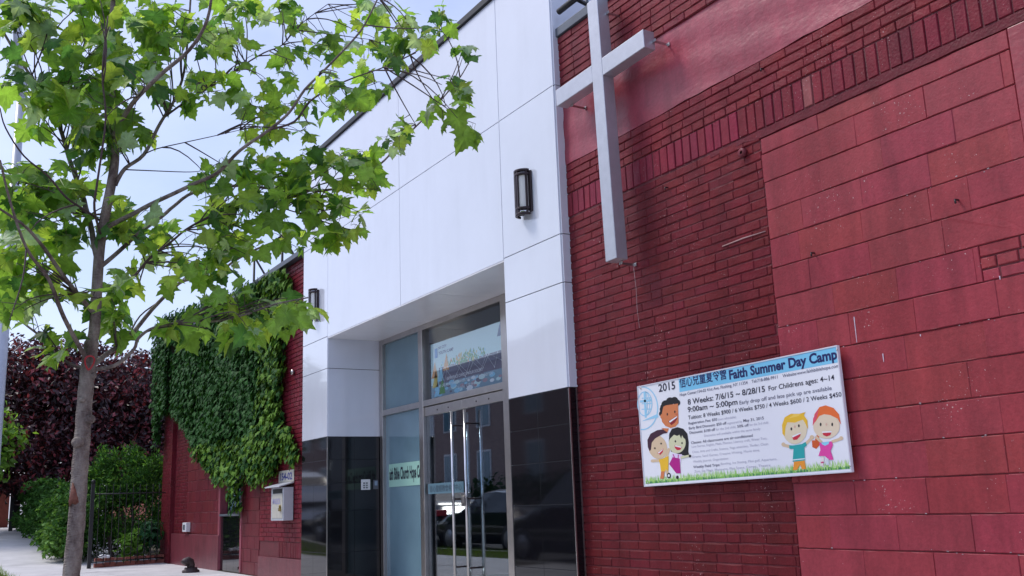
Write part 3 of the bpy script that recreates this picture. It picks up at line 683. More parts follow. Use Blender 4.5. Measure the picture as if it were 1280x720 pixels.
k.poly([(216, 530), (262, 532), (254, 580), (212, 580)], (.72, .60, .82)); k.poly([(220, 545), (252, 552), (256, 618), (236, 618), (204, 576)], (.42, .01, .22))
k.limb((222, 532), (232, 556), 4, (.42, .01, .22)); k.limb((246, 534), (244, 558), 4, (.42, .01, .22)); k.limb((256, 548), (298, 538), 10, SK2); k.ell(298, 540, 6, 6, BLK); k.ell(241, 636, 6, 8, BLK)
k.done('cartoon girl with a black fringe and purple skirt')
k = Kid()      # blond boy
k.limb((755, 500), (716, 490), 14, SK1); k.limb((812, 492), (846, 458), 13, SK1); k.ell(718, 488, 9, 9, SK1); k.ell(846, 456, 10, 10, SK1)
k.ell(770, 420, 55, 66, (.72, .62, .44), 4); k.poly([(714, 440), (712, 400), (724, 366), (752, 350), (790, 350), (818, 342), (810, 356), (826, 380), (829, 420), (818, 396), (806, 376), (770, 390), (736, 388), (728, 410), (724, 452)], (.80, .48, .03))
k.poly([(740, 372), (766, 352), (800, 352), (780, 362)], (.86, .58, .10))
k.ell(754, 418, 4, 7, BLK); k.ell(788, 404, 4, 7, BLK); k.ell(770, 408, 4, 6, (.66, .42, .32)); k.poly([(756, 452), (798, 432), (794, 450), (780, 466), (764, 468)], RED); k.poly([(757, 450), (798, 433), (797, 439), (760, 457)], WHT)
k.poly([(762, 492), (802, 486), (818, 476), (824, 492), (812, 502), (816, 560), (760, 566), (764, 508), (746, 508), (744, 492)], (.02, .36, .36)); k.poly([(760, 556), (816, 550), (816, 554), (760, 560)], WHT)
k.poly([(766, 566), (814, 560), (820, 598), (802, 600), (794, 580), (780, 602), (762, 604)], (.80, .30, .03)); k.done('cartoon blond boy in a teal shirt')
k = Kid()      # red-haired girl
k.poly([(846, 470), (884, 468), (880, 492), (866, 508), (848, 500)], (.60, .10, .02)); k.limb((866, 470), (878, 440), 14, (.60, .10, .02))
k.limb((936, 476), (978, 462), 13, SK1); k.limb((890, 478), (862, 452), 12, SK1); k.ell(978, 460, 9, 9, SK1)
k.ell(912, 406, 60, 56, (.72, .60, .44)); k.poly([(850, 400), (858, 352), (880, 320), (908, 312), (944, 324), (968, 352), (978, 400), (962, 372), (930, 356), (902, 352), (880, 360), (864, 384)], (.75, .15, .03)); k.poly([(850, 404), (852, 372), (866, 342), (878, 326), (870, 362), (860, 388)], (.70, .08, .14))
k.ell(886, 398, 4, 8, BLK); k.ell(938, 398, 4, 8, BLK); k.ell(912, 398, 4, 6, (.66, .42, .32)); k.poly([(892, 430), (936, 428), (930, 446), (914, 452), (898, 446)], RED); k.poly([(892, 430), (936, 428), (935, 434), (893, 436)], WHT)
k.poly([(880, 480), (936, 474), (942, 490), (930, 518), (886, 518)], (.72, .06, .34)); k.poly([(888, 480), (926, 474), (922, 486), (906, 494), (894, 488)], (.25, .62, .80)); k.poly([(884, 516), (930, 514), (944, 556), (924, 558), (906, 540), (876, 540)], (.72, .06, .34))
k.limb((896, 542), (892, 584), 13, (.78, .70, .68)); k.limb((916, 552), (918, 580), 12, (.60, .66, .72)); k.limb((888, 570), (900, 568), 7, (.6, .05, .2)); k.done('cartoon red haired girl in a pink dress')
# pale blue round emblem: globe with cross over an open book
em = MB()
def arc(cx, cy, rx, ry, wd, a0=0, a1=360, n=40):
    for i in range(n):
        A, B = math.radians(a0+(a1-a0)*i/n), math.radians(a0+(a1-a0)*(i+1)/n)
        q = [(cx+(rx+s)*math.cos(t), cy+(ry+s)*math.sin(t)) for s, t in ((wd/2, A), (wd/2, B), (-wd/2, B), (-wd/2, A))]
        em.add([sw(*cuv(x, y), .0011) for x, y in q], [(0, 1, 2, 3)])
arc(82, 325, 70, 96, 5, -92, 95); arc(94, 305, 32, 54, 4, -90, 260)
for s in (.35, .7): arc(94, 305, 32*s, 54, 3, -90, 90); 
for y in (280, 305, 330): em.add([sw(*cuv(x, yy), .00115) for x, yy in ((80, y-2), (124, y-4), (124, y), (80, y+2))], [(3, 2, 1, 0)])
for q in (((88, 250), (97, 249), (103, 366), (94, 368)), ((72, 290), (122, 284), (122, 294), (73, 300)), ((80, 384), (112, 368), (152, 350), (156, 366), (114, 378), (82, 394))): em.add([sw(*cuv(x, y), .0012) for x, y in q], [(3, 2, 1, 0)])
em.build('emblem', P('pale_blue_print', (.30, .60, .80), .4), sg)
for x, y in ((960, 62), (1020, 585), (76, 236), (108, 660)):
    p = Vector(sw(*cuv(x, y), 0)); m = MB(); m.tube([p, p-Vector((0, .006, 0))], .006, 8); m.build('fixing_screw', M['steel'], sg)
# ------------------------------------------------------------------ poster behind the transom glass
PY_ = DY+.055
po = MB()
def pq(x0, x1, z0, z1, l, mat): po.quad((x0, PY_-l, z0), (x1, PY_-l, z0), (x1, PY_-l, z1), (x0, PY_-l, z1), mat)
X0, X1, Z0, Z1 = -11.23, -9.36, 2.335, 3.03
po.box((X0, PY_, Z0), (X1, PY_+.004, Z1), 0)
zl0, zl1 = 2.70, 2.70
pq(X0+.22, X1, Z0+.16, zl0, .0012, 1)                        # slate band: poster print and the mirrored brick house painted in together
pq(X0, X1, Z0, Z0+.16, .0010, 2)
for i in range(46):                                           # blurred pale shapes along the foot and foliage along the band
    x = R.uniform(X0+.05, X1-.1); z = R.uniform(Z0+.02, Z0+.15); r = R.uniform(.02, .06)
    po.add([(x+r*1.5*math.cos(a*.785), PY_-.0016-i*2e-5, z+r*.6*math.sin(a*.785)) for a in range(8)], [tuple(range(8))], R.choice([3, 4, 3, 7, 1, 0]))
for i in range(150):
    x = R.gauss(X0+1.02, .28); z = zl0+abs(R.gauss(0, .055))-.012; r = R.uniform(.012, .03); a0 = R.random()*6
    if x < X0+.25 or x > X1-.45: continue
    po.add([(x+r*math.cos(a0+a*2.1), PY_-.0030-i*1e-5, z+r*1.3*math.sin(a0+a*2.1)) for a in range(3)], [(0, 1, 2)], R.choice([5, 5, 5, 6, 8, 3, 5]))
for x, z, c in ((.10, .34, 6), (.27, .28, 3), (.42, .40, 6), (.17, .10, 3), (.3, .12, 5), (1.78, .62, 9), (.12, .22, 8)):
    po.add([(X0+x-.085, PY_-.0050, Z0+z-.09), (X0+x+.085, PY_-.0050, Z0+z-.09), (X0+x+.02, PY_-.0050, Z0+z+.12)], [(0, 1, 2)], c)
zig = [(.28, .22), (.38, .31), (.55, .17), (.72, .27), (.88, .20), (1.05, .33), (1.22, .24)]; net = []
zg = [(.30, .20), (.40, .34), (.62, .16), (.80, .32), (1.0, .20), (1.16, .36), (1.36, .22), (1.50, .36), (1.78, .25)]
zh = [(.36, .15), (.48, .35), (.70, .35), (.92, .17), (1.06, .35), (1.30, .20), (1.44, .36), (1.62, .19), (1.70, .35)]
for z_ in (zg, zh[:5], zh[4:]):
    for a, b in zip(z_, z_[1:]): po.tube([(X0+a[0], PY_-.0056, Z0+a[1]), (X0+b[0], PY_-.0056, Z0+b[1])], .0022, 4, 4)
    for a in z_: po.ball((X0+a[0], PY_-.006, Z0+a[1]), .010, 8, 4, (1, .2, 1))
def ptext(body, x, z, wd, cap, mat, fat=0):
    vs, fs = text_mesh(body, wd, cap, fat); po.add([(x+p[0], PY_-.0066, z+p[1]) for p in vs], fs, mat)
ptext('EXPERIENCE CHRIST IN OUR SOCIETY', X0+.44, Z0+.185, .92, .036, 4, .01); ptext('LIVE A LIFE THAT CHANGES THE WORLD AROUND YOU', X0+.30, Z0+.115, 1.28, .034, 4, .01); ptext('Sunday 1:00 PM', X0+.72, Z0+.045, .42, .034, 4)
ptext('NY CITY', X0+.23, Z0+.60, .22, .036, 9, .02); ptext('YOUTH CAMP', X0+.23, Z0+.53, .40, .040, 9, .02); pq(X0+.12, X0+.20, Z0+.50, Z0+.62, .0066, 10)
pob = po.build('poster', [P('poster_mint', (.62, .82, .80), .5), P('poster_slate', (.16, .15, .21), .5), P('poster_teal', (.22, .36, .44), .5), P('poster_cyan', (.30, .65, .82), .5), P('poster_white', (.86, .88, .90), .5), P('poster_green', (.10, .34, .08), .5), P('poster_orange', (.80, .36, .08), .5), P('poster_pink', (.45, .28, .32), .5), P('poster_yellow', (.7, .55, .12), .5), P('poster_navy', (.03, .06, .20), .5), P('poster_blue', (.05, .25, .60), .5)])
tag(pob, 'colourful youth poster with zigzag line network inside the upper window over the doors', 'poster')
# green name sign behind the sidelight
gs = MB(); gy_ = DY+.022
gs.box((-12.50, gy_, 1.268), (-11.455, gy_+.004, 1.572), 0)
vs, fs = text_mesh('Faith Bible Church Hope Center', 1.15, .16, .03)
vs = np.array(vs); cl = []
for f in fs:
    xs = [vs[i][0] for i in f]
    if max(xs) < 1.055 and min(xs) > .034: cl.append(f)
gs.add([(-12.515+p[0]*1.0, gy_-.0012, 1.365+p[1]) for p in vs], cl, 1)
gs = gs.build('name_sign', [P('mint_card', (.33, .57, .47), .5), INK[0]])
tag(gs, 'mint green church name sign in the tall window left of the doors', 'sign')
ds = MB(); ds.box((-11.30, DY+.016, 1.145), (-10.36, DY+.0185, 1.272), 0)
vs, fs = text_mesh('信心聖經教會希望中心', .84, .062, .01); ds.add([(-11.25+p[0], DY+.0148, 1.176+p[1]) for p in vs], fs, 1)
tag(ds.build('door_strip', [P('strip_blue', (.10, .19, .24), .5), P('strip_ink', (.04, .07, .10), .5)]), 'blue grey strip of Chinese lettering across the left glass door', 'sign')
# keypads on the granite
m = thing('intercom', (OX0, 5.36, 1.24), 'pale square intercom panel on the black granite beside the doors', 'intercom')
k = MB(); k.box((OX0+.003, 5.295, 1.245), (OX0+.022, 5.425, 1.385)); k.build('panel', M['plastic_w'], m, .004)
k = MB()
for j in range(3):
    for i in range(2): k.box((OX0+.022, 5.32+i*.04, 1.265+j*.03), (OX0+.026, 5.345+i*.04, 1.283+j*.03))
k.build('button', M['flash'], m)
m = thing('card_reader', (OX0, 5.5, 1.25), 'small dark card reader right of the intercom panel', 'card reader')
k = MB(); k.box((OX0+.003, 5.47, 1.25), (OX0+.03, 5.54, 1.375)); k.build('case', M['flash'], m, .006)
k = MB(); k.box((OX0+.03, 5.485, 1.30), (OX0+.033, 5.525, 1.36)); k.build('screen', P('reader_screen', (.25, .33, .45), .2), m)
# ------------------------------------------------------------------ left wing, brick and block, mostly under ivy
WX0, WX1, WZ = -22.85, EX0-.02, 4.80
wg = thing('brick_building', ((WX0+WX1)/2, WY, 0), 'dark red brick wing left of the white entrance, its upper half hidden by ivy', 'building')
NX0, NX1 = -18.22, -17.08          # narrow window bay
k = MB()
k.box((WX0+.02, WY+.012, -.1), (NX0-.09, WY+9, WZ-.03)); k.box((NX1+.09, WY+.012, -.1), (WX1, WY+9, WZ-.03)); k.box((NX0-.09, WY+.3, -.1), (NX1+.09, WY+9, WZ-.03)); k.box((NX0-.09, WY+.012, 3.0), (NX1+.09, WY+.3, WZ-.03))
k.build('wall_core', M['mortar'], wg)
wd = (.125, .012, .020)
wb = MB()
ivskip = lambda x, z: z > 3.75 and x < -15.6
bricks(wb, WX0+.86, -20.85, .62, 4.77, WY+.004, col=wd, var=.10, skip=ivskip, joint=.009)
bricks(wb, WX0, WX0+.85, .02, 4.77, WY-.075, col=wd, var=.10, skip=lambda x, z: z > 3.7, joint=.009, depth=.09)
wb.tint = wd; wb.box((WX0+.004, WY-.069, -.05), (WX0+.846, WY+.02, 4.7)); wb.tint = (1, 1, 1)
bricks(wb, -15.95, WX1, .55, 4.77, WY-.002, col=(.165, .015, .026), var=.10, joint=.009)
bricks(wb, -15.0, WX1, .32, .55, WY-.002, bl=.0715, bh=.22, col=(.14, .015, .024), var=.1, bond='soldier', jx=.006)
wb.build('brick_wall', M['brick'], wg)
def wblk(x0, x1, z0, z1):
    bb = MB(); n = max(1, round((z1-z0)/.2035)); hh = (z1-z0)/n
    for i in range(n):
        x = x0-(.2 if i % 2 else 0)
        while x < x1-.02:
            a, b = max(x, x0), min(x+.41, x1); x += .41
            if b-a > .03: bricks(bb, a, b, z0+i*hh, z0+(i+1)*hh, WY, bl=9, bh=9, col=(.135, .012, .020), var=.07, joint=.007, jit=.001)
    bb.build('block_infill', M['block'], wg)
wblk(-20.84, NX0-.06, .62, 3.9); wblk(NX1+.06, -15.96, .0, 3.9)
pl = MB(); pl.tint = (.16, .030, .042); pl.box((WX0+.86, WY-.035, -.06), (NX0-.06, WY+.02, .615)); pl.tint = (1, 1, 1); pl.build('plinth', M['stucco'], wg, .008); pl = MB(); pl.tint = (.16, .030, .042); pl.box((-15.95, WY-.02, -.06), (WX1, WY+.02, .315)); pl.tint = (1, 1, 1); pl.build('plinth', M['stucco'], wg, .008)
jm = MB(); jm.tint = (.27, .06, .085)
jm.box((NX0-.17, WY-.02, .02), (NX0-.055, WY+.24, 3.0)); jm.tint = (1, 1, 1); jm.build('window_jamb', M['stucco'], wg, .004); jm = MB(); jm.tint = (.27, .06, .085); jm.box((NX1+.055, WY-.012, .02), (NX1+.15, WY+.24, 3.0)); jm.tint = (1, 1, 1); jm.build('window_jamb', M['stucco'], wg, .004)
wi = MB(); wi.box((NX0-.05, WY+.11, .985), (NX0+.02, WY+.2, 3.0)); wi.box((NX1-.02, WY+.11, .985), (NX1+.05, WY+.2, 3.0)); wi.box((NX0+.02, WY+.112, .985), (NX1-.02, WY+.198, 1.05)); wi.box((NX0+.5, WY+.112, 1.05), (NX0+.55, WY+.198, 3.0))
win = wi.build('window', M['black'], wg, .003)
pane('pane', NX0+.02, NX1-.02, 1.05, 3.0, M['teal'], win, WY+.15)
k = MB(); k.box((NX0-.054, WY-.03, .945), (NX1+.054, WY+.2, .983)); k.build('sill', M['flash'], win, .004)
k = MB()
for i in range(3): k.box((NX0-.053+i*.415, WY+.012, .0), (NX0-.053+i*.415+.411, WY+.03, .94))
k.build('granite_panel', M['granite'], wg, .001)
k = MB(); k.box((WX0-.03, WY-.10, WZ-.03), (WX1, WY+.5, WZ+.05)); k.build('coping', M['flash'], wg, .006)
k = MB(); k.tube([(-14.35, WY-.01, 3.05), (-14.35, WY-.05, 3.05)], .04, 10); k.build('pipe_stub', M['steel'], wg)
# rooftop frame
rf = thing('roof_frame', (-20.9, 6.4, WZ), 'dark open metal frame standing on the roof behind the ivy', 'frame')
k = MB()
for x in (-21.6, -19.6):
    k.tube([(x, 6.4, WZ-.1), (x, 6.4, 6.75)], .03, 6)
    k.tube([(x, 6.4, 6.7), (x, 7.6, WZ)], .025, 6)
k.tube([(-21.6, 6.4, 6.7), (-19.6, 6.4, 6.7)], .03, 6); k.tube([(-21.6, 6.4, 6.1), (-19.6, 6.4, 6.1)], .025, 6)
k.build('bars', M['black'], rf)
# mailbox and address plate
mx0, mx1, my = -14.86, -14.29, 4.735
mbx = thing('mailbox', (-14.55, WY, .87), 'beige wall mailbox with a sloped lid under the address plate', 'mailbox')
k = MB(); k.prism([(mx0, .865), (mx1, .865), (mx1, 1.345), (mx0, 1.345)], my, WY-.012); k.build('box', M['mailwhite'], mbx, .006)
k = MB(); k.add([(mx0-.09, my-.075, 1.345), (mx1+.02, my-.075, 1.345), (mx1+.02, WY-.013, 1.405), (mx0-.09, WY-.013, 1.405), (mx0-.09, my-.075, 1.362), (mx1+.02, my-.075, 1.362), (mx1+.02, WY-.013, 1.422), (mx0-.09, WY-.013, 1.422)], [(0, 3, 2, 1), (4, 5, 6, 7), (0, 1, 5, 4), (1, 2, 6, 5), (2, 3, 7, 6), (3, 0, 4, 7)]); k.build('lid', M['mailwhite'], mbx, .003)
k = MB(); k.box((mx0+.07, my-.008, .90), (mx1-.03, my-.001, 1.255)); do = k.build('front_panel', M['mailbeige'], mbx, .002)
k = MB(); k.box((mx0+.09, my-.006, 1.26), (mx1-.05, my-.001, 1.325)); k.build('letter_slot', M['black'], mbx)
k = MB(); k.tube([(mx1-.10, my-.012, 1.07), (mx1-.10, my-.03, 1.07)], .022, 10); k.box((mx1-.13, my-.035, 1.0), (mx1-.07, my-.012, 1.05)); k.build('padlock', M['brass'], mbx, .003)
vs, fs = text_mesh('MAILBOX', .36, .085, .01); k = MB(); k.add([(mx0+.10+p[0], my-.0095, 1.105+p[1]) for p in vs], fs); k.build('lettering', M['lilac'], do)
ap = thing('address_plate', (-14.64, WY, 1.36), 'pale metal plate numbered 154-02 above the mailbox', 'number plate')
k = MB(); k.box((-14.98, WY-.016, 1.425), (-14.28, WY-.006, 1.60)); k.build('plate', M['mailbeige'], ap, .002)
vs, fs = text_mesh('154-02', .56, .105, .03); k = MB(); k.add([(-14.91+p[0], WY-.0175, 1.46+p[1]) for p in vs], fs); k.build('lettering', M['bluepaint'], ap)
# outlet box and vent elbow
ob = thing('outlet_box', (-20.62, WY, .55), 'small white outlet box on the lower red wall', 'outlet box')
k = MB(); k.box((-20.78, WY-.09, .66), (-20.48, WY-.002, .84)); k.build('case', M['plastic_w'], ob, .008)
k = MB(); k.box((-20.70, WY-.098, .70), (-20.56, WY-.09, .80)); k.build('cover', M['flash'], ob, .003)
vx, vy = -18.35, 4.42
vp = thing('vent_pipe', (vx, vy, 0), 'short brown cast iron elbow pipe rising from the pavement by the wall', 'pipe')
k = MB(); k.lathe([(.0, .0), (.15, .0), (.15, .035), (.115, .05), (.11, .085), (.0, .085)], 16, (vx, vy, .0)); k.build('flange', P('rusty_iron', (.05, .03, .03), .6, bump=.4, var=.3), vp)
k = MB(); k.tube([(vx, vy, .05), (vx, vy, .13), (vx+.005, vy-.015, .175), (vx+.015, vy-.055, .20), (vx+.025, vy-.10, .185), (vx+.03, vy-.125, .15)], [.066, .068, .072, .074, .074, .074], 14); k.build('elbow', bpy.data.materials['rusty_iron'], vp)
# ------------------------------------------------------------------ leaves
PLANE = [(0, -.02), (.08, -.06), (.22, -.13), (.40, -.12), (.37, -.02), (.54, .04), (.44, .13), (.45, .22), (.62, .30), (.66, .40), (.80, .54), (.60, .52), (.46, .50), (.34, .55), (.39, .67), (.28, .72), (.24, .86), (.12, .92), (0, 1.14)]
PLANE = PLANE + [(-x, y) for x, y in PLANE[-2:0:-1]]
IVY = [(0, 0), (.28, -.12), (.5, .12), (.34, .32), (.48, .56), (.2, .62), (0, 1.0)]
IVY = IVY + [(-x, y) for x, y in IVY[-2:0:-1]]
BLADE = [(0, 0), (.26, .35), (.2, .7), (0, 1), (-.2, .7), (-.26, .35)]
class Leaves:
    def __init__(s): s.V = []; s.F = []; s.T = []; s.n = 0
    def put(s, shape, p, tip, nrm, size, tint, curl=.25, fold=.15):
        y = np.array(tip, float); y /= np.linalg.norm(y); z = np.array(nrm, float); z = z-y*(z@y); q = np.linalg.norm(z)
        if q < 1e-3: z = np.cross(y, [1, .3, .2]); q = np.linalg.norm(z)
        z /= q; x = np.cross(y, z)
        cy = .36
        L = [(0, cy)]+list(shape); A = np.array(L)
        zz = -curl*(A[:, 1]-cy)**2 + fold*np.abs(A[:, 0]) - curl*.6*A[:, 0]**2 + NR.uniform(-.03, .03, len(A))
        W = np.array(p)+size*(A[:, :1]*x+A[:, 1:2]*y+zz[:, None]*z)
        n = len(shape); s.V.append(W)
        s.F += [(s.n, s.n+1+i, s.n+1+(i+1) % n) for i in range(n)]
        tt = np.repeat(np.array([[*tint, 1.]]), len(A), 0); tt[0, :3] *= 1.25; tt[1:, :3] *= NR.uniform(.85, 1.1, (len(A)-1, 1)); s.T.append(tt); s.n += len(A)
    def poly(s, p, tip, nrm, size, tint, w=.5):       # small 4-corner folded leaf
        y = Vector(tip).normalized(); z = Vector(nrm); z = (z-y*z.dot(y))
        z = z.normalized() if z.length > 1e-3 else y.orthogonal().normalized()
        x = y.cross(z); p = Vector(p)
        s.V.append(np.array([p, p+(x*w*.5+y*.5+z*.06)*size, p+y*size-z*.1*size, p+(-x*w*.5+y*.5+z*.06)*size]))
        s.F += [(s.n, s.n+1, s.n+2), (s.n, s.n+2, s.n+3)]; s.T.append(np.repeat(np.array([[*tint, 1]]), 4, 0)); s.n += 4
    def build(s, name, mat, parent=None):
        me = bpy.data.meshes.new(name); V = np.concatenate(s.V); me.from_pydata(V.tolist(), [], s.F); me.materials.append(mat)
        at = me.color_attributes.new('tint', 'FLOAT_COLOR', 'POINT'); at.data.foreach_set('color', np.concatenate(s.T).astype(np.float32).ravel())
        o = bpy.data.objects.new(name, me); COL.objects.link(o)
        if parent: o.parent = parent; o.matrix_parent_inverse = parent.matrix_world.inverted()
        return o
def rv(): return Vector((R.gauss(0, 1), R.gauss(0, 1), R.gauss(0, 1))).normalized()
# ------------------------------------------------------------------ ivy on the left wing
IVP = [(201, 425), (204, 402), (215, 393), (240, 381), (275, 368), (315, 352), (352, 338), (360, 342), (357, 405), (350, 430), (352, 452), (353, 468), (346, 497), (350, 528), (360, 540), (372, 572), (366, 578), (352, 562), (347, 570), (344, 585), (333, 606), (326, 590), (317, 606), (308, 588), (300, 592), (296, 642), (293, 640), (291, 585), (283, 602), (272, 602), (262, 588), (250, 572), (240, 545), (228, 527), (220, 516), (207, 516), (205, 552), (201, 558)]
IW = [(on_wall(x, y, 4.8).x, on_wall(x, y, 4.8).z) for x, y in IVP]
def inside(x, z, poly):
    c = False; j = len(poly)-1
    for i in range(len(poly)):
        (xi, zi), (xj, zj) = poly[i], poly[j]
        if (zi > z) != (zj > z) and x < (xj-xi)*(z-zi)/(zj-zi)+xi: c = not c
        j = i
    return c
iv = Leaves(); xs = [p[0] for p in IW]; zs = [p[1] for p in IW]
cnt = 0
while cnt < 24000:
    x, z = R.uniform(min(xs), max(xs)), R.uniform(min(zs), max(zs))
    if not inside(x+R.gauss(0, .045), z+R.gauss(0, .045), IW): continue
    cnt += 1
    lump = .07+.06*math.sin(x*2.3+1.2*math.sin(z*1.7))*math.sin(z*2.9+x*.7)
    y = WY-.03-R.random()*(lump+.10)
    if x < WX0+.9: y -= .12
    if z > 4.75: y += R.random()*.22
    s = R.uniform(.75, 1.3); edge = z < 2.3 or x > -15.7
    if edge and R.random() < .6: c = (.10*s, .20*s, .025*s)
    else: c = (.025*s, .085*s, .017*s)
    tip = Vector((R.gauss(.1, .4), R.gauss(-.35, .3), -1)); nr = Vector((R.gauss(0, .35), -1, R.uniform(.1, .9)))
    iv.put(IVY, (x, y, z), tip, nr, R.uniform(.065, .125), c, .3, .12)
ivt = thing('ivy', (-18.5, WY-.05, 0), 'thick dark green ivy hanging over the left red brick wing', 'ivy')
iv.build('foliage', M['ivyleaf'], ivt)
k = MB()
for i in range(26):
    x = R.uniform(-22.5, -14.9); z = R.uniform(1.8, 3.2); pts = []
    for j in range(7): pts.append((x+R.gauss(0, .05)+j*.04, WY-.022-R.random()*.02, z+j*.38))
    if pts[-1][2] < 4.8 and inside(pts[0][0], pts[0][2]+.15, IW): k.tube(pts, .008, 4)
k.build('stem', M['twig'], ivt)
TD = 6.97
tree = thing('plane_tree', on_ring(95, 700, TD)*1.0 - Vector((0, 0, on_ring(95, 700, TD).z)), 'young plane tree with pale grey trunk and big lobed leaves at the kerb in front', 'tree')
def path(pts, smooth=3):
    """pts: (px, py, distance) -> smooth 3D polyline (Catmull-Rom)"""
    P3 = [on_ring(*p) for p in pts]; out = []
    for i in range(len(P3)-1):
        a, b, c, d = P3[max(i-1, 0)], P3[i], P3[i+1], P3[min(i+2, len(P3)-1)]
        for j in range(smooth):
            t = j/smooth
            out.append(.5*((2*b)+(c-a)*t+(2*a-5*b+4*c-d)*t*t+(3*b-a-3*c+d)*t**3))
    out.append(P3[-1]); return out
def lerp(a, b, n): return [a+(b-a)*i/(n-1) for i in range(n)]
PXM = 6.3/FPX      # metres per pixel near the trunk
t0 = on_ring(86, 745, TD); base = Vector((t0.x-.01, t0.y-.02, 0))
tr = path([(88, 730, TD), (95, 660, TD), (99, 600, TD), (103, 545, TD), (107, 490, TD), (111, 455, TD), (115, 425, TD)], 12)
tr = [base+Vector((0, 0, -.05)), base+Vector((.0, .0, .2))]+tr
rad = [.082, .059]+[x*PXM/2 for x in lerp(20.5, 17.6, len(tr)-6)]+[8.9*PXM, 8.6*PXM, 8*PXM, 7*PXM]
rad = [r*(1+.025*math.sin(i*.9)+.02*math.sin(i*2.3)) for i, r in enumerate(rad)]
m = MB(); m.tube(tr, rad, 30)
m.v = [tuple(Vector(v)+rv()*R.random()*.0022) for v in m.v]
ld = path([(115, 426, TD), (118, 412, TD), (121, 363, TD), (125, 307, TD), (133, 262, TD), (141, 220, TD), (144, 190, TD+.02), (142, 140, TD+.1), (137, 80, TD+.15), (140, 20, TD+.15), (146, -60, TD+.2), (150, -140, TD+.2)], 4)
m.tube(ld, [x*PXM/2 for x in lerp(14.5, 12, len(ld)//2)+lerp(11.5, 4.5, len(ld)-len(ld)//2)], 12)
trunk = m.build('trunk', M['bark'], tree)
for px, py, r in ((112.5, 524, 7), (97.5, 553, 8.5), (103, 500, 4.5), (117, 470, 4)):
    c = on_ring(px, py, TD-.040); k = MB(); k.ball(c, r*.95*PXM, 12, 0, (1, 1, .9)); 
    k.build('knot', M['bark'], trunk)
# torn bark wound: a long pointed patch, slightly raised rim
k = MB(); W0 = [(91, 603), (95, 612), (97.5, 622), (98.5, 628), (94, 631), (90, 629), (87, 633), (86.5, 626), (89, 615)]
cn = on_ring(93, 621, TD-.053)
vs = [on_ring(x, y, TD-.050) for x, y in W0]
k.add([cn+Vector((.012, 0, 0))]+vs+[v-Vector((.03, 0, 0))*0+Vector((-.03, .0, 0)) for v in vs], [(0, i+1, (i+1) % 9+1) for i in range(9)]+[(i+1, i+10, (i+1) % 9+10, (i+1) % 9+1) for i in range(9)], 0, True)
k.build('bark_wound', M['wound'], trunk)
BR = []; BRI = []
def branch(pts, w0, w1, mat='twig', sm=4, n=8):
    p = path(pts, sm); m = MB(); m.tube(p, [x*PXM/2*.86 for x in lerp(w0, w1, len(p))], n)
    m.build('branch', M['bark'] if w0 > 5 else M['twig'], tree)
    q = p[len(p)//4:]; BR.extend(q); BRI.extend(range(len(q)))
D_ = TD
branch([(110, 452, D_-.03), (103, 440, D_-.1), (80, 397, D_-.35), (67, 363, D_-.5), (57, 343, D_-.6), (33, 310, D_-.8), (13, 253, D_-1.0), (0, 200, D_-1.1)], 8, 2.5)
branch([(108, 462, D_), (83, 452, D_+.15), (50, 420, D_+.4), (23, 397, D_+.6), (2, 360, D_+.8), (-40, 300, D_+1)], 5, 2)
branch([(118, 392, D_-.03), (110, 383, D_-.05), (83, 350, D_-.25), (60, 317, D_-.4), (47, 300, D_-.5), (28, 280, D_-.6), (-10, 255, D_-.8)], 8, 3)
branch([(122, 325, D_), (117, 303, D_+.06), (113, 280, D_+.1), (100, 237, D_+.2), (87, 200, D_+.25), (75, 160, D_+.3), (57, 123, D_+.35), (33, 87, D_+.45), (10, 50, D_+.55), (-15, 5, D_+.6)], 9.5, 4)
branch([(124, 275, D_), (107, 263, D_-.15), (83, 247, D_-.35), (60, 220, D_-.5), (30, 195, D_-.7), (7, 160, D_-.9), (0, 135, D_-1)], 4, 1.5)
branch([(133, 285, D_), (145, 278, D_), (167, 267, D_-.05), (187, 256, D_-.1), (217, 242, D_-.2), (240, 231, D_-.25), (272, 216, D_-.3), (300, 188, D_-.35), (337, 162, D_-.4), (362, 140, D_-.45), (381, 112, D_-.5), (406, 87, D_-.5), (444, 47, D_-.55), (459, 25, D_-.6), (476, -10, D_-.6)], 8, 2.5)
branch([(337, 162, D_-.4), (368, 152, D_-.42), (386, 128, D_-.44), (410, 112, D_-.46), (440, 98, D_-.5), (480, 84, D_-.5), (520, 66, D_-.5)], 4, 1.5)
branch([(124, 334, D_), (130, 330, D_), (150, 313, D_+.1), (173, 292, D_+.2), (203, 270, D_+.3), (217, 258, D_+.35), (244, 240, D_+.4), (300, 232, D_+.5), (360, 238, D_+.55), (420, 236, D_+.6), (456, 219, D_+.6), (481, 200, D_+.6), (500, 178, D_+.6), (537, 141, D_+.6), (559, 116, D_+.6), (575, 97, D_+.6), (591, 69, D_+.6)], 7.5, 2)
branch([(160, 350, D_+.1), (170, 343, D_+.1), (187, 323, D_+.1), (213, 303, D_+.15), (240, 282, D_+.2), (285, 262, D_+.2), (340, 258, D_+.25), (400, 275, D_+.3)], 5, 2)
branch([(112, 456, D_), (120, 453, D_+.03), (133, 443, D_+.1), (160, 423, D_+.2), (190, 387, D_+.35), (217, 360, D_+.5), (233, 350, D_+.55), (266, 345, D_+.7), (300, 322, D_+.8), (350, 300, D_+.9), (420, 285, D_+1)], 9, 3)
branch([(112, 462, D_), (143, 457, D_-.1), (167, 437, D_-.15), (173, 423, D_-.2), (194, 409, D_-.25), (240, 402, D_-.35), (272, 401, D_-.4), (310, 392, D_-.5), (345, 380, D_-.6), (385, 372, D_-.7)], 6, 2)
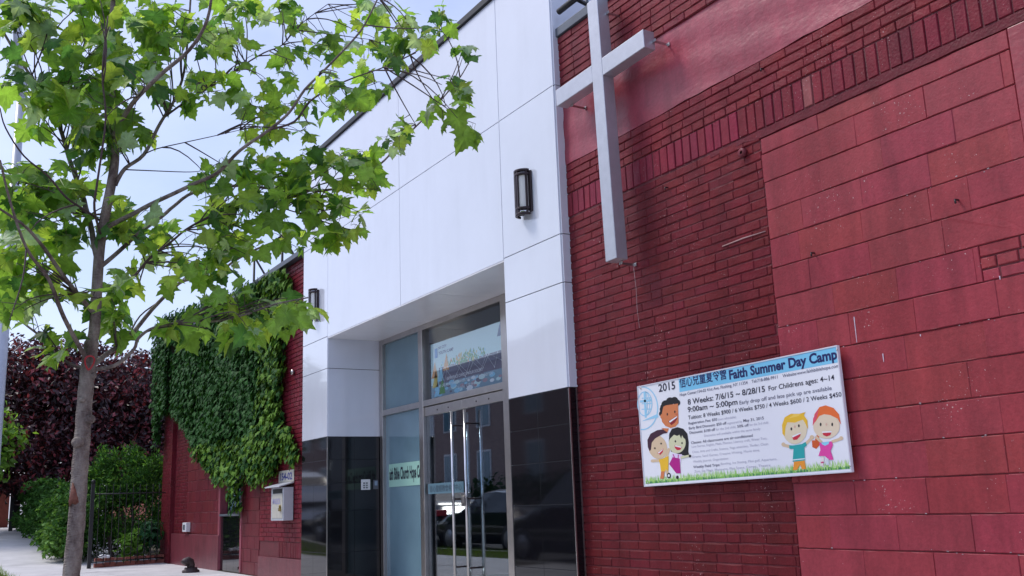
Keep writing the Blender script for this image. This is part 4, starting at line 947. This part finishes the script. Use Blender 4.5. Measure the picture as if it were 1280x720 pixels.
branch([(144, 232, D_), (147, 225, D_), (157, 210, D_+.05), (180, 193, D_+.15), (197, 160, D_+.25), (207, 143, D_+.3), (217, 127, D_+.3), (230, 90, D_+.4), (236, 30, D_+.5), (240, -30, D_+.6)], 7, 3.5)
branch([(206, 146, D_+.3), (231, 128, D_+.25), (269, 105, D_+.2), (300, 84, D_+.2), (330, 66, D_+.2), (353, 56, D_+.2), (375, 31, D_+.2), (410, 5, D_+.2)], 4, 1.3)
branch([(142, 170, D_), (165, 130, D_-.2), (200, 94, D_-.35), (237, 62, D_-.5), (259, 25, D_-.6), (266, -20, D_-.7)], 8, 4)
branch([(180, 193, D_+.15), (196, 186, D_+.1), (231, 178, D_), (272, 169, D_-.05), (306, 161, D_-.1)], 2.2, 1)
branch([(156, 212, D_+.05), (180, 213, D_-.1), (231, 215, D_-.3), (250, 214, D_-.35)], 2.2, 1)
branch([(128, 300, D_), (118, 262, D_-.3), (122, 225, D_-.4), (132, 150, D_-.5), (128, 90, D_-.6), (135, 20, D_-.6)], 4, 2)
branch([(120, 400, D_), (100, 372, D_+.3), (84, 320, D_+.5), (82, 290, D_+.6)], 3, 1.2)
branch([(160, 423, D_+.2), (175, 395, D_+.4), (205, 372, D_+.5), (240, 340, D_+.6), (285, 318, D_+.7)], 3, 1.3)
branch([(33, 310, D_-.8), (28, 350, D_-.9), (12, 400, D_-1)], 2.5, 1.2)
BRN = np.array([b[:] for b in BR])
# leafy shoots
lv = Leaves(); tw = MB(); pt_ = MB()
CL = [  # cx, cy, rx, ry, shoots, leaf size
 (60, 60, 75, 70, 27, .175), (150, 60, 70, 70, 28, .175), (130, 120, 60, 55, 25, .17), (130, 172, 50, 25, 13, .145), (45, 120, 45, 40, 7, .15), (215, 40, 50, 45, 12, .14), (215, 100, 40, 35, 8, .14),
 (30, 10, 60, 20, 7, .16), (110, 0, 80, 20, 8, .17),
 (250, 20, 60, 25, 8, .13), (285, 60, 38, 45, 12, .115), (310, 100, 28, 18, 4, .11), (252, 118, 30, 18, 5, .12), (345, 15, 30, 14, 4, .13), (378, 32, 18, 24, 4, .085), (300, 10, 40, 12, 6, .13),
 (395, 60, 30, 28, 5, .12), (372, 88, 24, 22, 4, .11), (430, 88, 42, 36, 11, .125), (465, 60, 26, 40, 7, .12), (500, 35, 40, 38, 11, .125), (540, 25, 32, 28, 6, .13), (520, 62, 34, 24, 6, .125), (470, 5, 22, 8, 3, .12), (412, 118, 28, 22, 5, .115), (462, 108, 30, 18, 4, .115),
 (358, 128, 30, 20, 6, .105), (318, 138, 20, 18, 5, .115), (325, 165, 24, 16, 4, .11), (380, 155, 12, 14, 2, .12),
 (575, 70, 14, 22, 3, .11), (566, 105, 22, 14, 3, .12), (545, 140, 24, 18, 4, .12), (580, 148, 18, 16, 2, .17), (505, 165, 30, 20, 5, .11),
 (275, 215, 32, 22, 8, .14), (330, 212, 45, 30, 13, .14), (390, 215, 45, 30, 13, .13), (445, 195, 38, 26, 9, .14), (468, 232, 22, 24, 5, .14),
 (290, 255, 40, 24, 9, .14), (350, 255, 52, 30, 14, .135), (420, 258, 45, 28, 12, .13), (330, 295, 55, 28, 12, .135), (390, 298, 42, 20, 8, .13), (265, 300, 40, 26, 7, .13), (440, 285, 26, 14, 3, .12),
 (210, 330, 32, 20, 4, .13), (245, 340, 35, 20, 6, .13), (290, 325, 40, 16, 6, .13),
 (170, 270, 34, 26, 7, .13), (205, 295, 34, 22, 6, .13), (145, 262, 16, 22, 3, .13), (160, 355, 30, 20, 4, .15),
 (30, 225, 40, 34, 12, .165), (80, 235, 36, 30, 10, .16), (45, 280, 48, 28, 12, .155), (95, 285, 24, 24, 5, .14), (20, 330, 34, 34, 11, .16), (60, 335, 26, 26, 6, .15), (35, 385, 40, 18, 6, .15), (78, 365, 16, 12, 2, .14),
 (135, 385, 22, 18, 4, .14), (160, 400, 24, 16, 4, .13), (128, 372, 16, 12, 2, .15),
 (60, 445, 24, 14, 3, .15), (92, 440, 18, 14, 2, .15), (55, 415, 14, 14, 1, .13),
 (240, 405, 36, 12, 5, .14), (290, 395, 42, 22, 9, .145), (335, 388, 34, 26, 8, .15), (365, 378, 24, 16, 4, .14), (300, 372, 36, 14, 4, .14)]
for cx, cy, rx, ry, ns, ls in CL:
    loc = []
    for _ in range(max(2, ns//3)):
        a = R.random()*6.283; q = .75*math.sqrt(R.random())
        g = on_ring(cx+rx*q*math.cos(a), cy+ry*q*math.sin(a), TD); dd = np.linalg.norm(BRN-np.array(g[:]), axis=1); i0 = int(np.argmin(dd)); near = Vector(BRN[i0])
        T0 = on_ring(cx+rx*q*math.cos(a), cy+ry*q*math.sin(a), math.hypot(near.x, near.y)+R.gauss(0, .25))
        st_ = Vector(BRN[i0-min(BRI[i0], R.randint(1, 5))]); L = (T0-st_).length
        if L < .12: continue
        mid_ = (st_+T0)/2+rv()*.16*L+Vector((0, 0, .10*L)); pts = [st_*(1-t)**2+mid_*2*t*(1-t)+T0*t*t for t in (0, .2, .4, .6, .8, 1)]
        tw.tube(pts, [.0058, .0052, .0046, .004, .0032, .0022], 6); loc += pts[1:]
    LN = np.concatenate([BRN, np.array([p[:] for p in loc])]) if loc else BRN
    for _ in range(ns if cx < 240 and cy < 340 else max(2, round(ns*.95))):
        a = R.random()*6.283; q = math.sqrt(R.random())
        px, py = cx+rx*q*math.cos(a), cy+ry*q*math.sin(a)
        g = on_ring(px, py, TD); near = Vector(LN[int(np.argmin(np.linalg.norm(LN-np.array(g[:]), axis=1)))])
        T0 = on_ring(px, py, math.hypot(near.x, near.y)+R.gauss(0, .18))
        near = Vector(LN[int(np.argmin(np.linalg.norm(LN-np.array(T0[:]), axis=1)))]); st_ = near
        L = max((T0-st_).length, .1)
        mid_ = (st_+T0)/2+rv()*.2*L+Vector((0, 0, .06*L))
        pts = [st_*(1-t)**2+mid_*2*t*(1-t)+T0*t*t for t in (0, .25, .5, .75, 1)]
        tw.tube(pts, [.0030, .0027, .0024, .002, .0013], 5)
        nl = R.choice([2, 2, 3, 3, 4])
        outw = (T0-near); outw = outw.normalized() if outw.length > .05 else rv()
        for j in range(nl):
            t = R.uniform(.5, 1.0) if j else 1.0
            p = st_*(1-t)**2+mid_*2*t*(1-t)+T0*t*t
            pet = (outw*.4+rv()*.9+Vector((0, 0, -.25))).normalized(); plen = ls*R.uniform(.2, .42)
            q_ = p+pet*plen
            pt_.tube([p, (p+q_)/2+Vector((0, 0, .006)), q_], .0013, 4, 0, False)
            tip = (pet*.7+Vector((R.gauss(0, .5), R.gauss(0, .5), -.45))).normalized()
            nr = (Vector((0, 0, .75))+rv()*.9+Vector((.35, -.35, 0)))
            sz = ls*R.choice([.4, .5, .65, .75, .85, .95, 1.0, 1.12])*R.uniform(.9, 1.1)
            s = R.uniform(.72, 1.28); h_ = R.random()
            c = (.165*s, .305*s, .055*s) if h_ < .50 else ((.28*s, .41*s, .075*s) if h_ < .70 else ((.060*s, .155*s, .042*s) if h_ < .87 else (.27*s, .39*s, .25*s)))  # dark tint stands for shaded leaves, grey-green for sheen on leaf tops
            lv.put(PLANE, q_, tip, nr, sz, c, R.uniform(.1, .8), R.uniform(-.15, .4))
pt_.build('petioles', P('petiole', (.16, .20, .05), .6), tree)
tw.build('twigs', M['twig'], tree)
cr_ = lv.build('crown', M['leaf'], tree)
# red band round the fork
k = MB(); c = on_ring(109.5, 454, TD-.085); pts = []
for i in range(25):
    a = 2*math.pi*i/24; pts.append(c+Vector((.02*math.sin(a)+.02, .026*math.cos(a)+.006*math.sin(2*a)+.008, .042*math.sin(a))))
k.tube(pts, .0055, 6, 0, False); tag(k.build('band', M['redband']), 'thin red plastic band looped round the fork of the plane tree', 'band')
# ------------------------------------------------------------------ generic foliage
def clump(lv_, c, r, n, size, col, var=.3, flat_=False, up=.4, w=.55, shell=.55, lumps=0, lr=.35, hi=None):
    c = Vector(c); cs = []
    for i in range(lumps): d = rv(); cs.append((Vector((d.x*r[0], d.y*r[1], d.z*r[2]))*R.uniform(.55, .95), lr*R.uniform(.6, 1.3)))
    for i in range(n):
        d = rv(); q = (shell+(1-shell)*R.random())
        if cs and R.random() < .8:
            o, rr = R.choice(cs); p = c+o+Vector((d.x*r[0], d.y*r[1], d.z*r[2]))*rr*q
        else: p = c+Vector((d.x*r[0], d.y*r[1], d.z*r[2]))*q
        s = R.uniform(1-var, 1+var); cc = hi if hi and R.random() < .25 else col
        nr = d+Vector((0, 0, up))+rv()*.7; tip = rv()+Vector((0, 0, -.3 if not flat_ else .6))
        lv_.poly(p, tip, nr, size*R.uniform(.6, 1.3), (cc[0]*s, cc[1]*s, cc[2]*s), w)
def simple_trunk(t, pts, rad, name='trunk'):
    m = MB(); m.tube(pts, rad, 10); return m.build(name, M['bark'], t)
# purple-leaved tree behind the hedge
pt = thing('purple_tree', (-33, 7.5, gz(-33)), 'dark purple leaved maple tree behind the green shrubs', 'tree')
pl_ = Leaves()
def pc(px, py, dist, r, n, **kw):
    c = on_ring(px, py, dist); clump(pl_, c, r, int(n*1.35), .17, (.036, .008, .014), .45, lumps=13, lr=.42, hi=(.22, .038, .050), **kw); clump(pl_, c+Vector((-.8, .3, -.2)), (r[0]*.8, r[1]*.9, r[2]*.9), n//5, .36, (.020, .006, .010), .3)  # hi leaves carry the crown's lit red highlights in their tint
pc(60, 520, 33, (2.6, 3.4, 2.2), 5200); pc(150, 515, 34, (2.4, 3.0, 2.0), 4600); pc(10, 500, 34, (2.4, 3.0, 1.9), 3400); pc(95, 475, 33, (2.2, 2.4, 1.1), 2200); pc(45, 575, 32.5, (2.2, 3.2, 1.2), 2600); pc(178, 545, 34, (2, 1.9, 1.8), 2200); pc(175, 475, 35, (1.6, 1.3, 1.2), 1300)
pl_.build('crown', M['purpleleaf'], pt)
b0 = Vector((-33, 7.5, gz(-33)-.1)); c0 = on_ring(62, 560, 33.5); b0 = Vector((c0.x, c0.y, gz(-33)-.1))
m = MB(); m.tube([b0, b0*.5+c0*.5+Vector((.1, 0, 0)), c0], [.24, .2, .16], 10)
for px, py in ((20, 500), (70, 480), (120, 490), (160, 510)): q = on_ring(px, py, 33.5); m.tube([c0, (c0+q)/2+Vector((0, 0, .3)), q], [.12, .08, .04], 7)
m.build('trunk', M['bark'], pt)
# yew shrub at the wall corner
yw = thing('yew_shrub', (-24.6, 4.6, gz(-24.6)), 'bushy bright green yew shrub rising behind the iron fence by the wall', 'shrub')
yl = Leaves()
for px, py, d, r, n in ((150, 600, 24.5, (.75, .85, .65), 2300), (180, 610, 24.6, (.7, .6, .7), 1900), (125, 612, 24.4, (.7, .6, .55), 1700), (160, 640, 24.4, (.9, 1.1, .7), 2600), (197, 615, 24.6, (.5, .35, .9), 1100), (135, 580, 24.6, (.35, .3, .4), 500), (165, 575, 24.7, (.35, .3, .4), 500), (190, 585, 24.8, (.35, .3, .4), 500), (115, 650, 24.2, (.4, .4, .8), 900), (150, 675, 25.4, (.9, 1.3, .6), 2200), (170, 640, 25.8, (.8, 1.4, .9), 2600), (120, 660, 25.2, (.6, .7, .9), 1500)):
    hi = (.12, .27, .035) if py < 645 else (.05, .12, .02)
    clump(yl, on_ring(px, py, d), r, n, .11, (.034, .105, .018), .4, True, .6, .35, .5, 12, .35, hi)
yl.build('foliage', M['hedgeleaf'], yw)
m = MB()
for px in (140, 158, 172):
    a = on_ring(px, 690, 24.4); q = on_ring(px+R.uniform(-10, 10), 630, 24.5); m.tube([Vector((a.x, a.y, gz(a.x)-.02)), (a+q)/2, q], [.05, .04, .025], 7)
m.build('stem', M['twig'], yw)
# low leafy plants inside the fence
for px, py, col, lab in ((187, 668, (.02, .075, .03), 'dark broad leaved bush low behind the fence beside the wall corner'), (165, 680, (.10, .22, .03), 'small bright green plant low behind the middle of the iron fence')):
    c = on_ring(px, py, 23.0); t = thing('garden_plant', (c.x, c.y, gz(c.x)), lab, 'plant'); l_ = Leaves()
    clump(l_, c, (.3, .3, .36), 260, .16, col, .35, False, .6, .55, .2); l_.build('foliage', M['hedgeleaf'], t)
    m = MB(); m.tube([(c.x, c.y, gz(c.x)-.02), c], .012, 6); m.build('stem', M['twig'], t)
# hedge along the pavement
hd = thing('hedge', (-28, 3.2, gz(-28)), 'long green hedge spilling over the railings along the pavement', 'hedge')
hl = Leaves()
for i in range(15):
    x = -23.6-i*.62; zt = 1.42+.12*math.sin(i*1.7)
    for zc, rr in ((.45, .42), (.95, .40), (zt-.15, .32)):
        c = Vector((x+R.gauss(0, .1), 3.28+R.gauss(0, .08)-(0.15 if zc < .6 else 0), gz(x)+zc))
        if 3 < i < 8 and zc > 1.1: c.y += .55
        clump(hl, c, (.48, .46, rr), 430, .12, (.040, .115, .022), .4, False, .5, .5, .45, 6, .4, (.13, .27, .045) if i < 7 else (.07, .17, .03))
for i in range(7): clump(hl, (-22.9-R.random()*3.2, 2.92+R.gauss(0, .08), gz(-25)+.18+R.random()*.5), (.4, .25, .28), 130, .13, (.11, .23, .05), .35, False, .5, .6, .3)
hl.build('foliage', M['hedgeleaf'], hd)
m = MB()
for i in range(15): x = -23.6-i*.62; m.tube([(x, 3.15, gz(x)-.03), (x+.05, 3.12, gz(x)+.6), (x-.05, 3.1, gz(x)+1.0)], [.03, .025, .015], 6)
m.build('stem', M['twig'], hd)
# iron fences
def iron_fence(name, a, b, hgt, label, step=.12, posts=(0, 1), group=None):
    a, b = Vector(a), Vector(b); L = (b-a).length; t = thing(name, (a+b)/2, label, 'fence', group)
    d = (b-a)/L; m = MB()
    n = int(L/step)
    for i in range(1, n):
        p = a+d*(i*L/n); m.tube([p+Vector((0, 0, .05)), p+Vector((0, 0, hgt-.03)), p+Vector((0, 0, hgt+.05))], [.009, .009, .002], 5)
    m.build('pickets', M['black'], t)
    for z in (.12, hgt-.15):
        m = MB(); m.tube([a+Vector((0, 0, z)), b+Vector((0, 0, z))], .012, 6); m.build('rail', M['black'], t)
    for f in posts:
        p = a+d*L*f; m = MB(); m.box((p.x-.035, p.y-.035, p.z-.1), (p.x+.035, p.y+.035, p.z+hgt+.06)); m.ball((p.x, p.y, p.z+hgt+.1), .045, 8); m.build('post', M['black'], t)
    return t
z0 = gz(-22.1)
f1 = iron_fence('iron_fence', (-21.98, 3.28, z0), (-22.35, 4.80, z0), 1.62, 'black iron railing across the garden end between the corner post and the wall', .14, (0,))
m = MB()
for i in range(5):      # scrolls low on the railing
    p = Vector((-22.0-.07*i, 3.5+.27*i, z0+.30)); m.tube([p+Vector((0, .10*math.cos(a*.5)*(1-a*.03), .10*math.sin(a*.5)*(1-a*.03))) for a in range(14)], .008, 5)
m.build('scroll', M['black'], f1)
iron_fence('iron_fence', (-25.6, 3.42, gz(-25.6)+.02), (-28.6, 3.42, gz(-28.6)-.03), 1.36, 'black railing half buried in the hedge behind the tree trunk', .05, (0, .5, 1))
kb = thing('garden_kerb', (-22.3, 4, z0), 'low red brick border along the foot of the iron railing', 'garden border')
m = MB()
for i in range(7):
    a = Vector((-22.14-.035*i, 3.40+.205*i, z0)); s = R.uniform(.8, 1.2); m.tint = (.24*s, .075*s, .055*s)
    m.box((a.x-.10, a.y+.004, z0-.05), (a.x, a.y+.198, z0+.09+R.uniform(-.01, .01))); m.box((a.x-.095, a.y+.01, z0+.105), (a.x-.005, a.y+.19, z0+.18+R.uniform(-.01, .01)))
m.tint = (1, 1, 1); m.build('bricks', P('border_brick', (.2, .07, .05), .8, bump=.5, var=.25, attr=True), kb, .006)
m = MB(); m.ball((-22.1, 3.55, z0+.22), .07, 8, 0, (1, 1.3, .6)); m.ball((-22.12, 3.66, z0+.21), .05, 8, 0, (1, 1.2, .7)); tag(m.build('crumpled_paper', M['plastic_w']), 'crumpled white paper lying on the brick border by the fence post', 'litter')
# gate, pillar and neighbouring house up the street
gt = thing('iron_gate', (-33.5, 2.95, gz(-33.5)), 'black iron gate standing open at the far end of the hedge', 'gate')
m = MB(); zg_ = gz(-33.2)
ga, gb_ = Vector((-33.0, 2.72, zg_)), Vector((-33.9, 3.0, zg_))
for i in range(9): p = ga+(gb_-ga)*i/8; m.box((p.x-.02, p.y-.02, zg_+.06), (p.x+.02, p.y+.02, zg_+1.45))
m.build('pickets', M['black'], gt)
m = MB()
for z in (.1, .75, 1.38): m.tube([ga+Vector((0, 0, z)), gb_+Vector((0, 0, z))], .028, 6)
m.box((ga.x-.05, ga.y-.05, zg_-.05), (ga.x+.05, ga.y+.05, zg_+1.55)); m.build('frame', M['black'], gt)
pr = thing('brick_pillar', (-37.0, 3.0, gz(-37)), 'red brick gate pillar with a pale cap at the far left edge', 'pillar')
m = MB(); q = on_ring(-3, 640, 37.2); zc = gz(q.x)
m.box((q.x-.35, q.y-.30, zc-.05), (q.x+.35, q.y+.30, zc+1.22)); m.build('shaft', P('far_brick', (.24, .06, .04), .8, bump=.4, var=.2, vscale=14), pr)
m = MB(); m.box((q.x-.42, q.y-.37, zc+1.22), (q.x+.42, q.y+.37, zc+1.36)); m.build('cap', M['concrete'], pr, .02)
hs = thing('brick_house', (-46, 13, gz(-46)), 'red brick house with pale trim glimpsed behind the purple tree', 'house')
zc = gz(-46); FB = bpy.data.materials['far_brick']
m = MB(); m.box((-52, 8.5, zc-.1), (-38.5, 19, zc+5.6)); m.build('wall', FB, hs)
m = MB(); m.add([(-52.4, 8.1, zc+5.6), (-38.1, 8.1, zc+5.6), (-38.1, 19.4, zc+5.6), (-52.4, 19.4, zc+5.6), (-52.4, 13.7, zc+7.6), (-38.1, 13.7, zc+7.6)], [(0, 1, 5, 4), (2, 3, 4, 5), (1, 2, 5), (3, 0, 4), (0, 3, 2, 1)]); m.build('roof', M['flash'], hs)
for y, z in ((10, 1), (13, 1), (10, 3.6), (13, 3.6)):
    m = MB(); m.box((-38.5, y-.55, zc+z-.06), (-38.44, y+.55, zc+z+1.5)); wn = m.build('window', M['plastic_w'], hs)
    m = MB(); m.box((-38.45, y-.46, zc+z+.03), (-38.42, y+.46, zc+z+1.41)); m.build('pane', M['teal'], wn)
# overhead service wires from the wing to the house
for z, y1, z1, lab in ((3.15, 9.2, 5.2, 'upper thin grey service wire strung across the purple tree'), (2.9, 9.6, 4.75, 'lower thin grey service wire strung across the purple tree')):
    a = Vector((WX0+.05, 6.2, z)); b = Vector((-38.5, y1, z1)); m = MB()
    m.tube([a+(b-a)*t-Vector((0, 0, .5*math.sin(math.pi*t))) for t in [i/16 for i in range(17)]], .014, 5)
    tag(m.build('service_wire', P('wire_grey', (.35, .36, .40), .6)), lab, 'wire')
# street lighting pole, leafy tree at the left edge
sp = on_ring(3, 430, 12.5)
lp = thing('street_pole', (sp.x, sp.y, 0), 'pale grey steel street lighting pole behind the leaves at the left edge', 'street light')
m = MB(); m.tube([(sp.x, sp.y, -.05), (sp.x, sp.y, 1), (sp.x, sp.y, 6.2)], [.075, .07, .05], 14); m.build('pole', M['pole'], lp)
m = MB(); q = Vector((sp.x, sp.y, 0)); m.tube([q+Vector((0, 0, 6.0)), q+Vector((0, -.1, 6.9)), q+Vector((-.02, -.5, 7.5)), q+Vector((-.04, -1.2, 7.8)), q+Vector((-.05, -2.1, 7.9))], [.055, .05, .045, .04, .035], 10); m.build('lamp_arm', M['pole'], lp)
m = MB(); m.ball(q+Vector((-.05, -2.4, 7.88)), .3, 12, 0, (.5, 1.3, .32)); m.build('lamp_head', M['pole'], lp)
yt = on_ring(-58, 560, 30)
st2 = thing('young_tree', (yt.x, yt.y, gz(yt.x)), 'pale green leafy tree just entering at the left edge below the pole', 'tree')
l2 = Leaves(); clump(l2, on_ring(-40, 535, 30), (1.35, 1.35, 1.15), 900, .22, (.16, .30, .05), .3, False, .5, .7, .5, 10, .45); clump(l2, on_ring(-40, 570, 29.8), (1.2, 1.2, .9), 600, .22, (.15, .28, .05), .3, False, .5, .7, .5, 8, .45)
l2.build('crown', M['leaf'], st2); simple_trunk(st2, [(yt.x, yt.y, gz(yt.x)-.05), (yt.x, yt.y, 1.8), (yt.x+.1, yt.y+.05, 3.4)], [.07, .06, .03])
# ------------------------------------------------------------------ across the street (seen mirrored in the glass and granite)
ah = thing('apartment_house', (-46, -18, 0), 'brown brick apartment house across the street mirrored in the door glass', 'building')
ab = P('brown_brick', (.10, .062, .050), .85, bump=.4, var=.2, vscale=5)
n_, l_ = nodes(ab); bt = n_.new('ShaderNodeTexBrick'); tcn = [x for x in n_ if x.type == 'TEX_COORD'][0]
mpn = n_.new('ShaderNodeMapping'); mpn.inputs['Rotation'].default_value = (math.pi/2, 0, 0); l_.new(tcn.outputs['Object'], mpn.inputs['Vector']); l_.new(mpn.outputs['Vector'], bt.inputs['Vector'])
bt.inputs['Scale'].default_value = 1; bt.inputs['Brick Width'].default_value = .22; bt.inputs['Row Height'].default_value = .075; bt.inputs['Mortar Size'].default_value = .008
bt.inputs['Color1'].default_value = (.40, .27, .24, 1); bt.inputs['Color2'].default_value = (.29, .19, .17, 1); bt.inputs['Mortar'].default_value = (.34, .30, .28, 1)
l_.new(bt.outputs['Color'], n_['Principled BSDF'].inputs['Base Color'])
m = MB(); m.box((-78, -24, 0), (-27, -14, 8.1)); m.build('wall', ab, ah)
m = MB(); m.box((-78.2, -24.2, 8.1), (-26.8, -13.8, 8.35)); m.build('cornice', M['concrete'], ah)
for i in range(13):
    for z in (1.9, 4.9):
        x = -29.5-i*3.7
        m = MB(); m.box((x-.72, -14.02, z-.08), (x+.72, -13.94, z+1.75)); wn = m.build('window', M['plastic_w'], ah)
        m = MB(); m.box((x-.62, -13.95, z), (x-.03, -13.93, z+1.65)); m.box((x+.03, -13.95, z), (x+.62, -13.93, z+1.65)); m.build('pane', M['teal'], wn)
hg = thing('street_hedge', (-40, -12.7, .8), 'dark green hedge before the apartment house seen only in reflections', 'hedge')
l3 = Leaves()
for i in range(30): clump(l3, (-24-i*1.5, -12.9, gz(-40)+.7), (.95, .5, .8), 150, .3, (.03, .075, .025), .4, False, .5, .6, .4)
l3.build('foliage', M['hedgeleaf'], hg)
for x, y, lab in ((-58, -10.5, 'second leafy street tree farther up across the road'), (-23, -10.2, 'leafy street tree across the road nearest the church doors')):
    t = thing('street_tree', (x, y, gz(x)), lab, 'tree', 'trees across the road'); l4 = Leaves(); zb_ = gz(x)
    clump(l4, (x, y, zb_+6.4), (2.4, 2.4, 2.6), 3200, .34, (.05, .115, .022), .4, False, .5, .65, .35, 16, .4)
    l4.build('crown', M['hedgeleaf'], t); simple_trunk(t, [(x, y, zb_-.05), (x+.05, y, zb_+2.5), (x, y+.1, zb_+5)], [.2, .16, .1])
def car(cx, cy, paint, label, suv=False, face=-1):
    z0 = gz(cx)-.13; t = thing('parked_car', (cx, cy, z0), label, 'car', 'cars parked along the kerb'); Lh, Wd = 2.3, .90
    Hh = 1.72 if suv else 1.44; belt = 1.02 if suv else .92
    st_ = [(-2.3, .62, .70, 0), (-2.2, .78, .82, 0), (-1.35, .90, .94, 0), (-.95, belt, belt+.04, 0), (-.25, belt, Hh-.04, 1), (.35, belt, Hh, 1), (1.1, belt, Hh-.05, 1), (1.75, belt, (Hh-.22) if suv else belt+.16, 1 if suv else .3), (2.15, belt-.03, belt+(.2 if suv else .04), 0), (2.3, .62, .74, 0)]
    m = MB(); vs = []; K = 12
    for x, b, top, cab in st_:
        wv = Wd*(1 if abs(x) < 2.1 else .9); tw_ = wv*(.70 if cab >= 1 else (.80 if cab else .86))
        half = [(wv*.86, .22), (wv*.99, .45), (wv, .7 if b > .7 else b*.9), (wv*.965, b), (tw_, top-.06 if cab else top-.02), (tw_*.7, top)]
        sec = [(y, z) for y, z in half]+[(-y, z) for y, z in reversed(half)]
        vs += [(cx+face*x, cy+y, z0+z) for y, z in sec]
    n = len(st_); fs = []; mi = []
    for i in range(n-1):
        for j in range(K-1):
            f = (i*K+j, i*K+j+1, (i+1)*K+j+1, (i+1)*K+j); fs.append(f)
            gl = j in (3, 7) and 3 <= i <= 6 or (j in (4, 5, 6) and i in (3, 7 if suv else 6) )
            mi.append(1 if gl else 0)
        fs.append((i*K+K-1, i*K, (i+1)*K, (i+1)*K+K-1)); mi.append(0)
    fs += [tuple(range(K)), tuple((n-1)*K+j for j in range(K-1, -1, -1))]; mi += [0, 0]
    bodyf = [f for f, q in zip(fs, mi) if q == 0]; glf = [f for f, q in zip(fs, mi) if q == 1]
    m.add(vs, bodyf, 0, True); o = m.build('body', paint, t)
    m = MB(); m.add(vs, glf, 0, False); m.build('windows', M['carglass'], t)
    for x in (-1.42, 1.38):
        for s in (-1, 1):
            m = MB(); y0 = cy+s*.80; m.tube([(cx+face*x, y0-.1, z0+.33), (cx+face*x, y0+.1, z0+.33)], .33, 18); wh = m.build('wheel', M['black'], t)
            m = MB(); m.tube([(cx+face*x, y0+s*.095, z0+.33), (cx+face*x, y0+s*.112, z0+.33)], .21, 14); m.build('rim', M['alu'], wh)
    for s in (-1, 1):
        m = MB(); m.box((cx+face*2.22-.09, cy+s*.66-.16, z0+.70), (cx+face*2.22+.09, cy+s*.66+.16, z0+.86)); m.build('tail_light', M['redband'], t, .02)
        m = MB(); m.box((cx-face*2.2-.09, cy+s*.62-.18, z0+.60), (cx-face*2.2+.09, cy+s*.62+.18, z0+.74)); m.build('headlight', M['plastic_w'], t, .02)
M['carglass'] = P('car_glass', (.02, .025, .03), .05, spec=.8)
cd, cw, cg = P('dark_car_paint', (.015, .018, .026), .18, coat=.6), P('white_car_paint', (.62, .64, .68), .2, coat=.6), P('grey_car_paint', (.05, .055, .065), .22, coat=.6)
car(-20.4, -1.05, cd, 'dark saloon car parked at the kerb opposite the doors', face=1)
car(-25.1, -1.1, cg, 'grey saloon car parked behind the dark one', face=1)
car(-31.6, -1.1, cw, 'white tall car parked farthest up the kerb', True, 1)
car(-14.6, -1.15, cd, 'dark tall car parked nearest the plane tree', True, 1)
# ------------------------------------------------------------------ sky, sun, camera
SUN_EL, SUN_AZ = math.radians(52), math.radians(228)     # azimuth clockwise from +Y
world = bpy.data.worlds.new('World'); scene.world = world; world.use_nodes = True
n, l = nodes(world); bg = n['Background']
sk = n.new('ShaderNodeTexSky'); sk.sky_type = 'NISHITA'; sk.sun_disc = False; sk.sun_elevation = SUN_EL; sk.sun_rotation = SUN_AZ
sk.air_density = 1.0; sk.dust_density = 2.0; sk.ozone_density = 2.0
tc = n.new('ShaderNodeTexCoord'); mp = n.new('ShaderNodeMapping'); mp.inputs['Scale'].default_value = (1, 1, 2.2)
nz = n.new('ShaderNodeTexNoise'); nz.inputs['Scale'].default_value = 1.6; nz.inputs['Detail'].default_value = 7; nz.inputs['Roughness'].default_value = .55
l.new(tc.outputs['Generated'], mp.inputs['Vector']); l.new(mp.outputs['Vector'], nz.inputs['Vector'])
mr = n.new('ShaderNodeMapRange'); mr.inputs['From Min'].default_value = .35; mr.inputs['From Max'].default_value = .7; mr.inputs['To Min'].default_value = .22; mr.inputs['To Max'].default_value = .74
l.new(nz.outputs['Fac'], mr.inputs['Value'])
mx = n.new('ShaderNodeMix'); mx.data_type = 'RGBA'; l.new(mr.outputs['Result'], mx.inputs['Factor']); l.new(sk.outputs['Color'], mx.inputs['A']); mx.inputs['B'].default_value = (6.5, 7.1, 10.3, 1)
l.new(mx.outputs['Result'], bg.inputs['Color']); bg.inputs['Strength'].default_value = .12
sl = bpy.data.lights.new('sun', 'SUN'); sl.energy = 1.5; sl.angle = math.radians(14); sl.color = (1, .96, .90)
so = bpy.data.objects.new('sun', sl); COL.objects.link(so)
sd = Vector((math.sin(SUN_AZ)*math.cos(SUN_EL), math.cos(SUN_AZ)*math.cos(SUN_EL), math.sin(SUN_EL)))
so.rotation_euler = sd.to_track_quat('Z', 'Y').to_euler(); so.location = sd*40
cam = bpy.data.cameras.new('camera'); cam.sensor_width = 36; cam.lens = FPX/1280*36; cam.clip_start = .05; cam.clip_end = 3000
co = bpy.data.objects.new('camera', cam); COL.objects.link(co)
mw = Matrix.Identity(4)
for i in range(3): mw[i][0] = CR[i]; mw[i][1] = CU[i]; mw[i][2] = -FW[i]
mw[2][3] = H; co.matrix_world = mw
scene.camera = co
scene.view_settings.view_transform = 'Standard'; scene.view_settings.look = 'None'; scene.view_settings.gamma = 1; scene.view_settings.exposure = .42
scene.cycles.max_bounces = 8; scene.cycles.transparent_max_bounces = 12
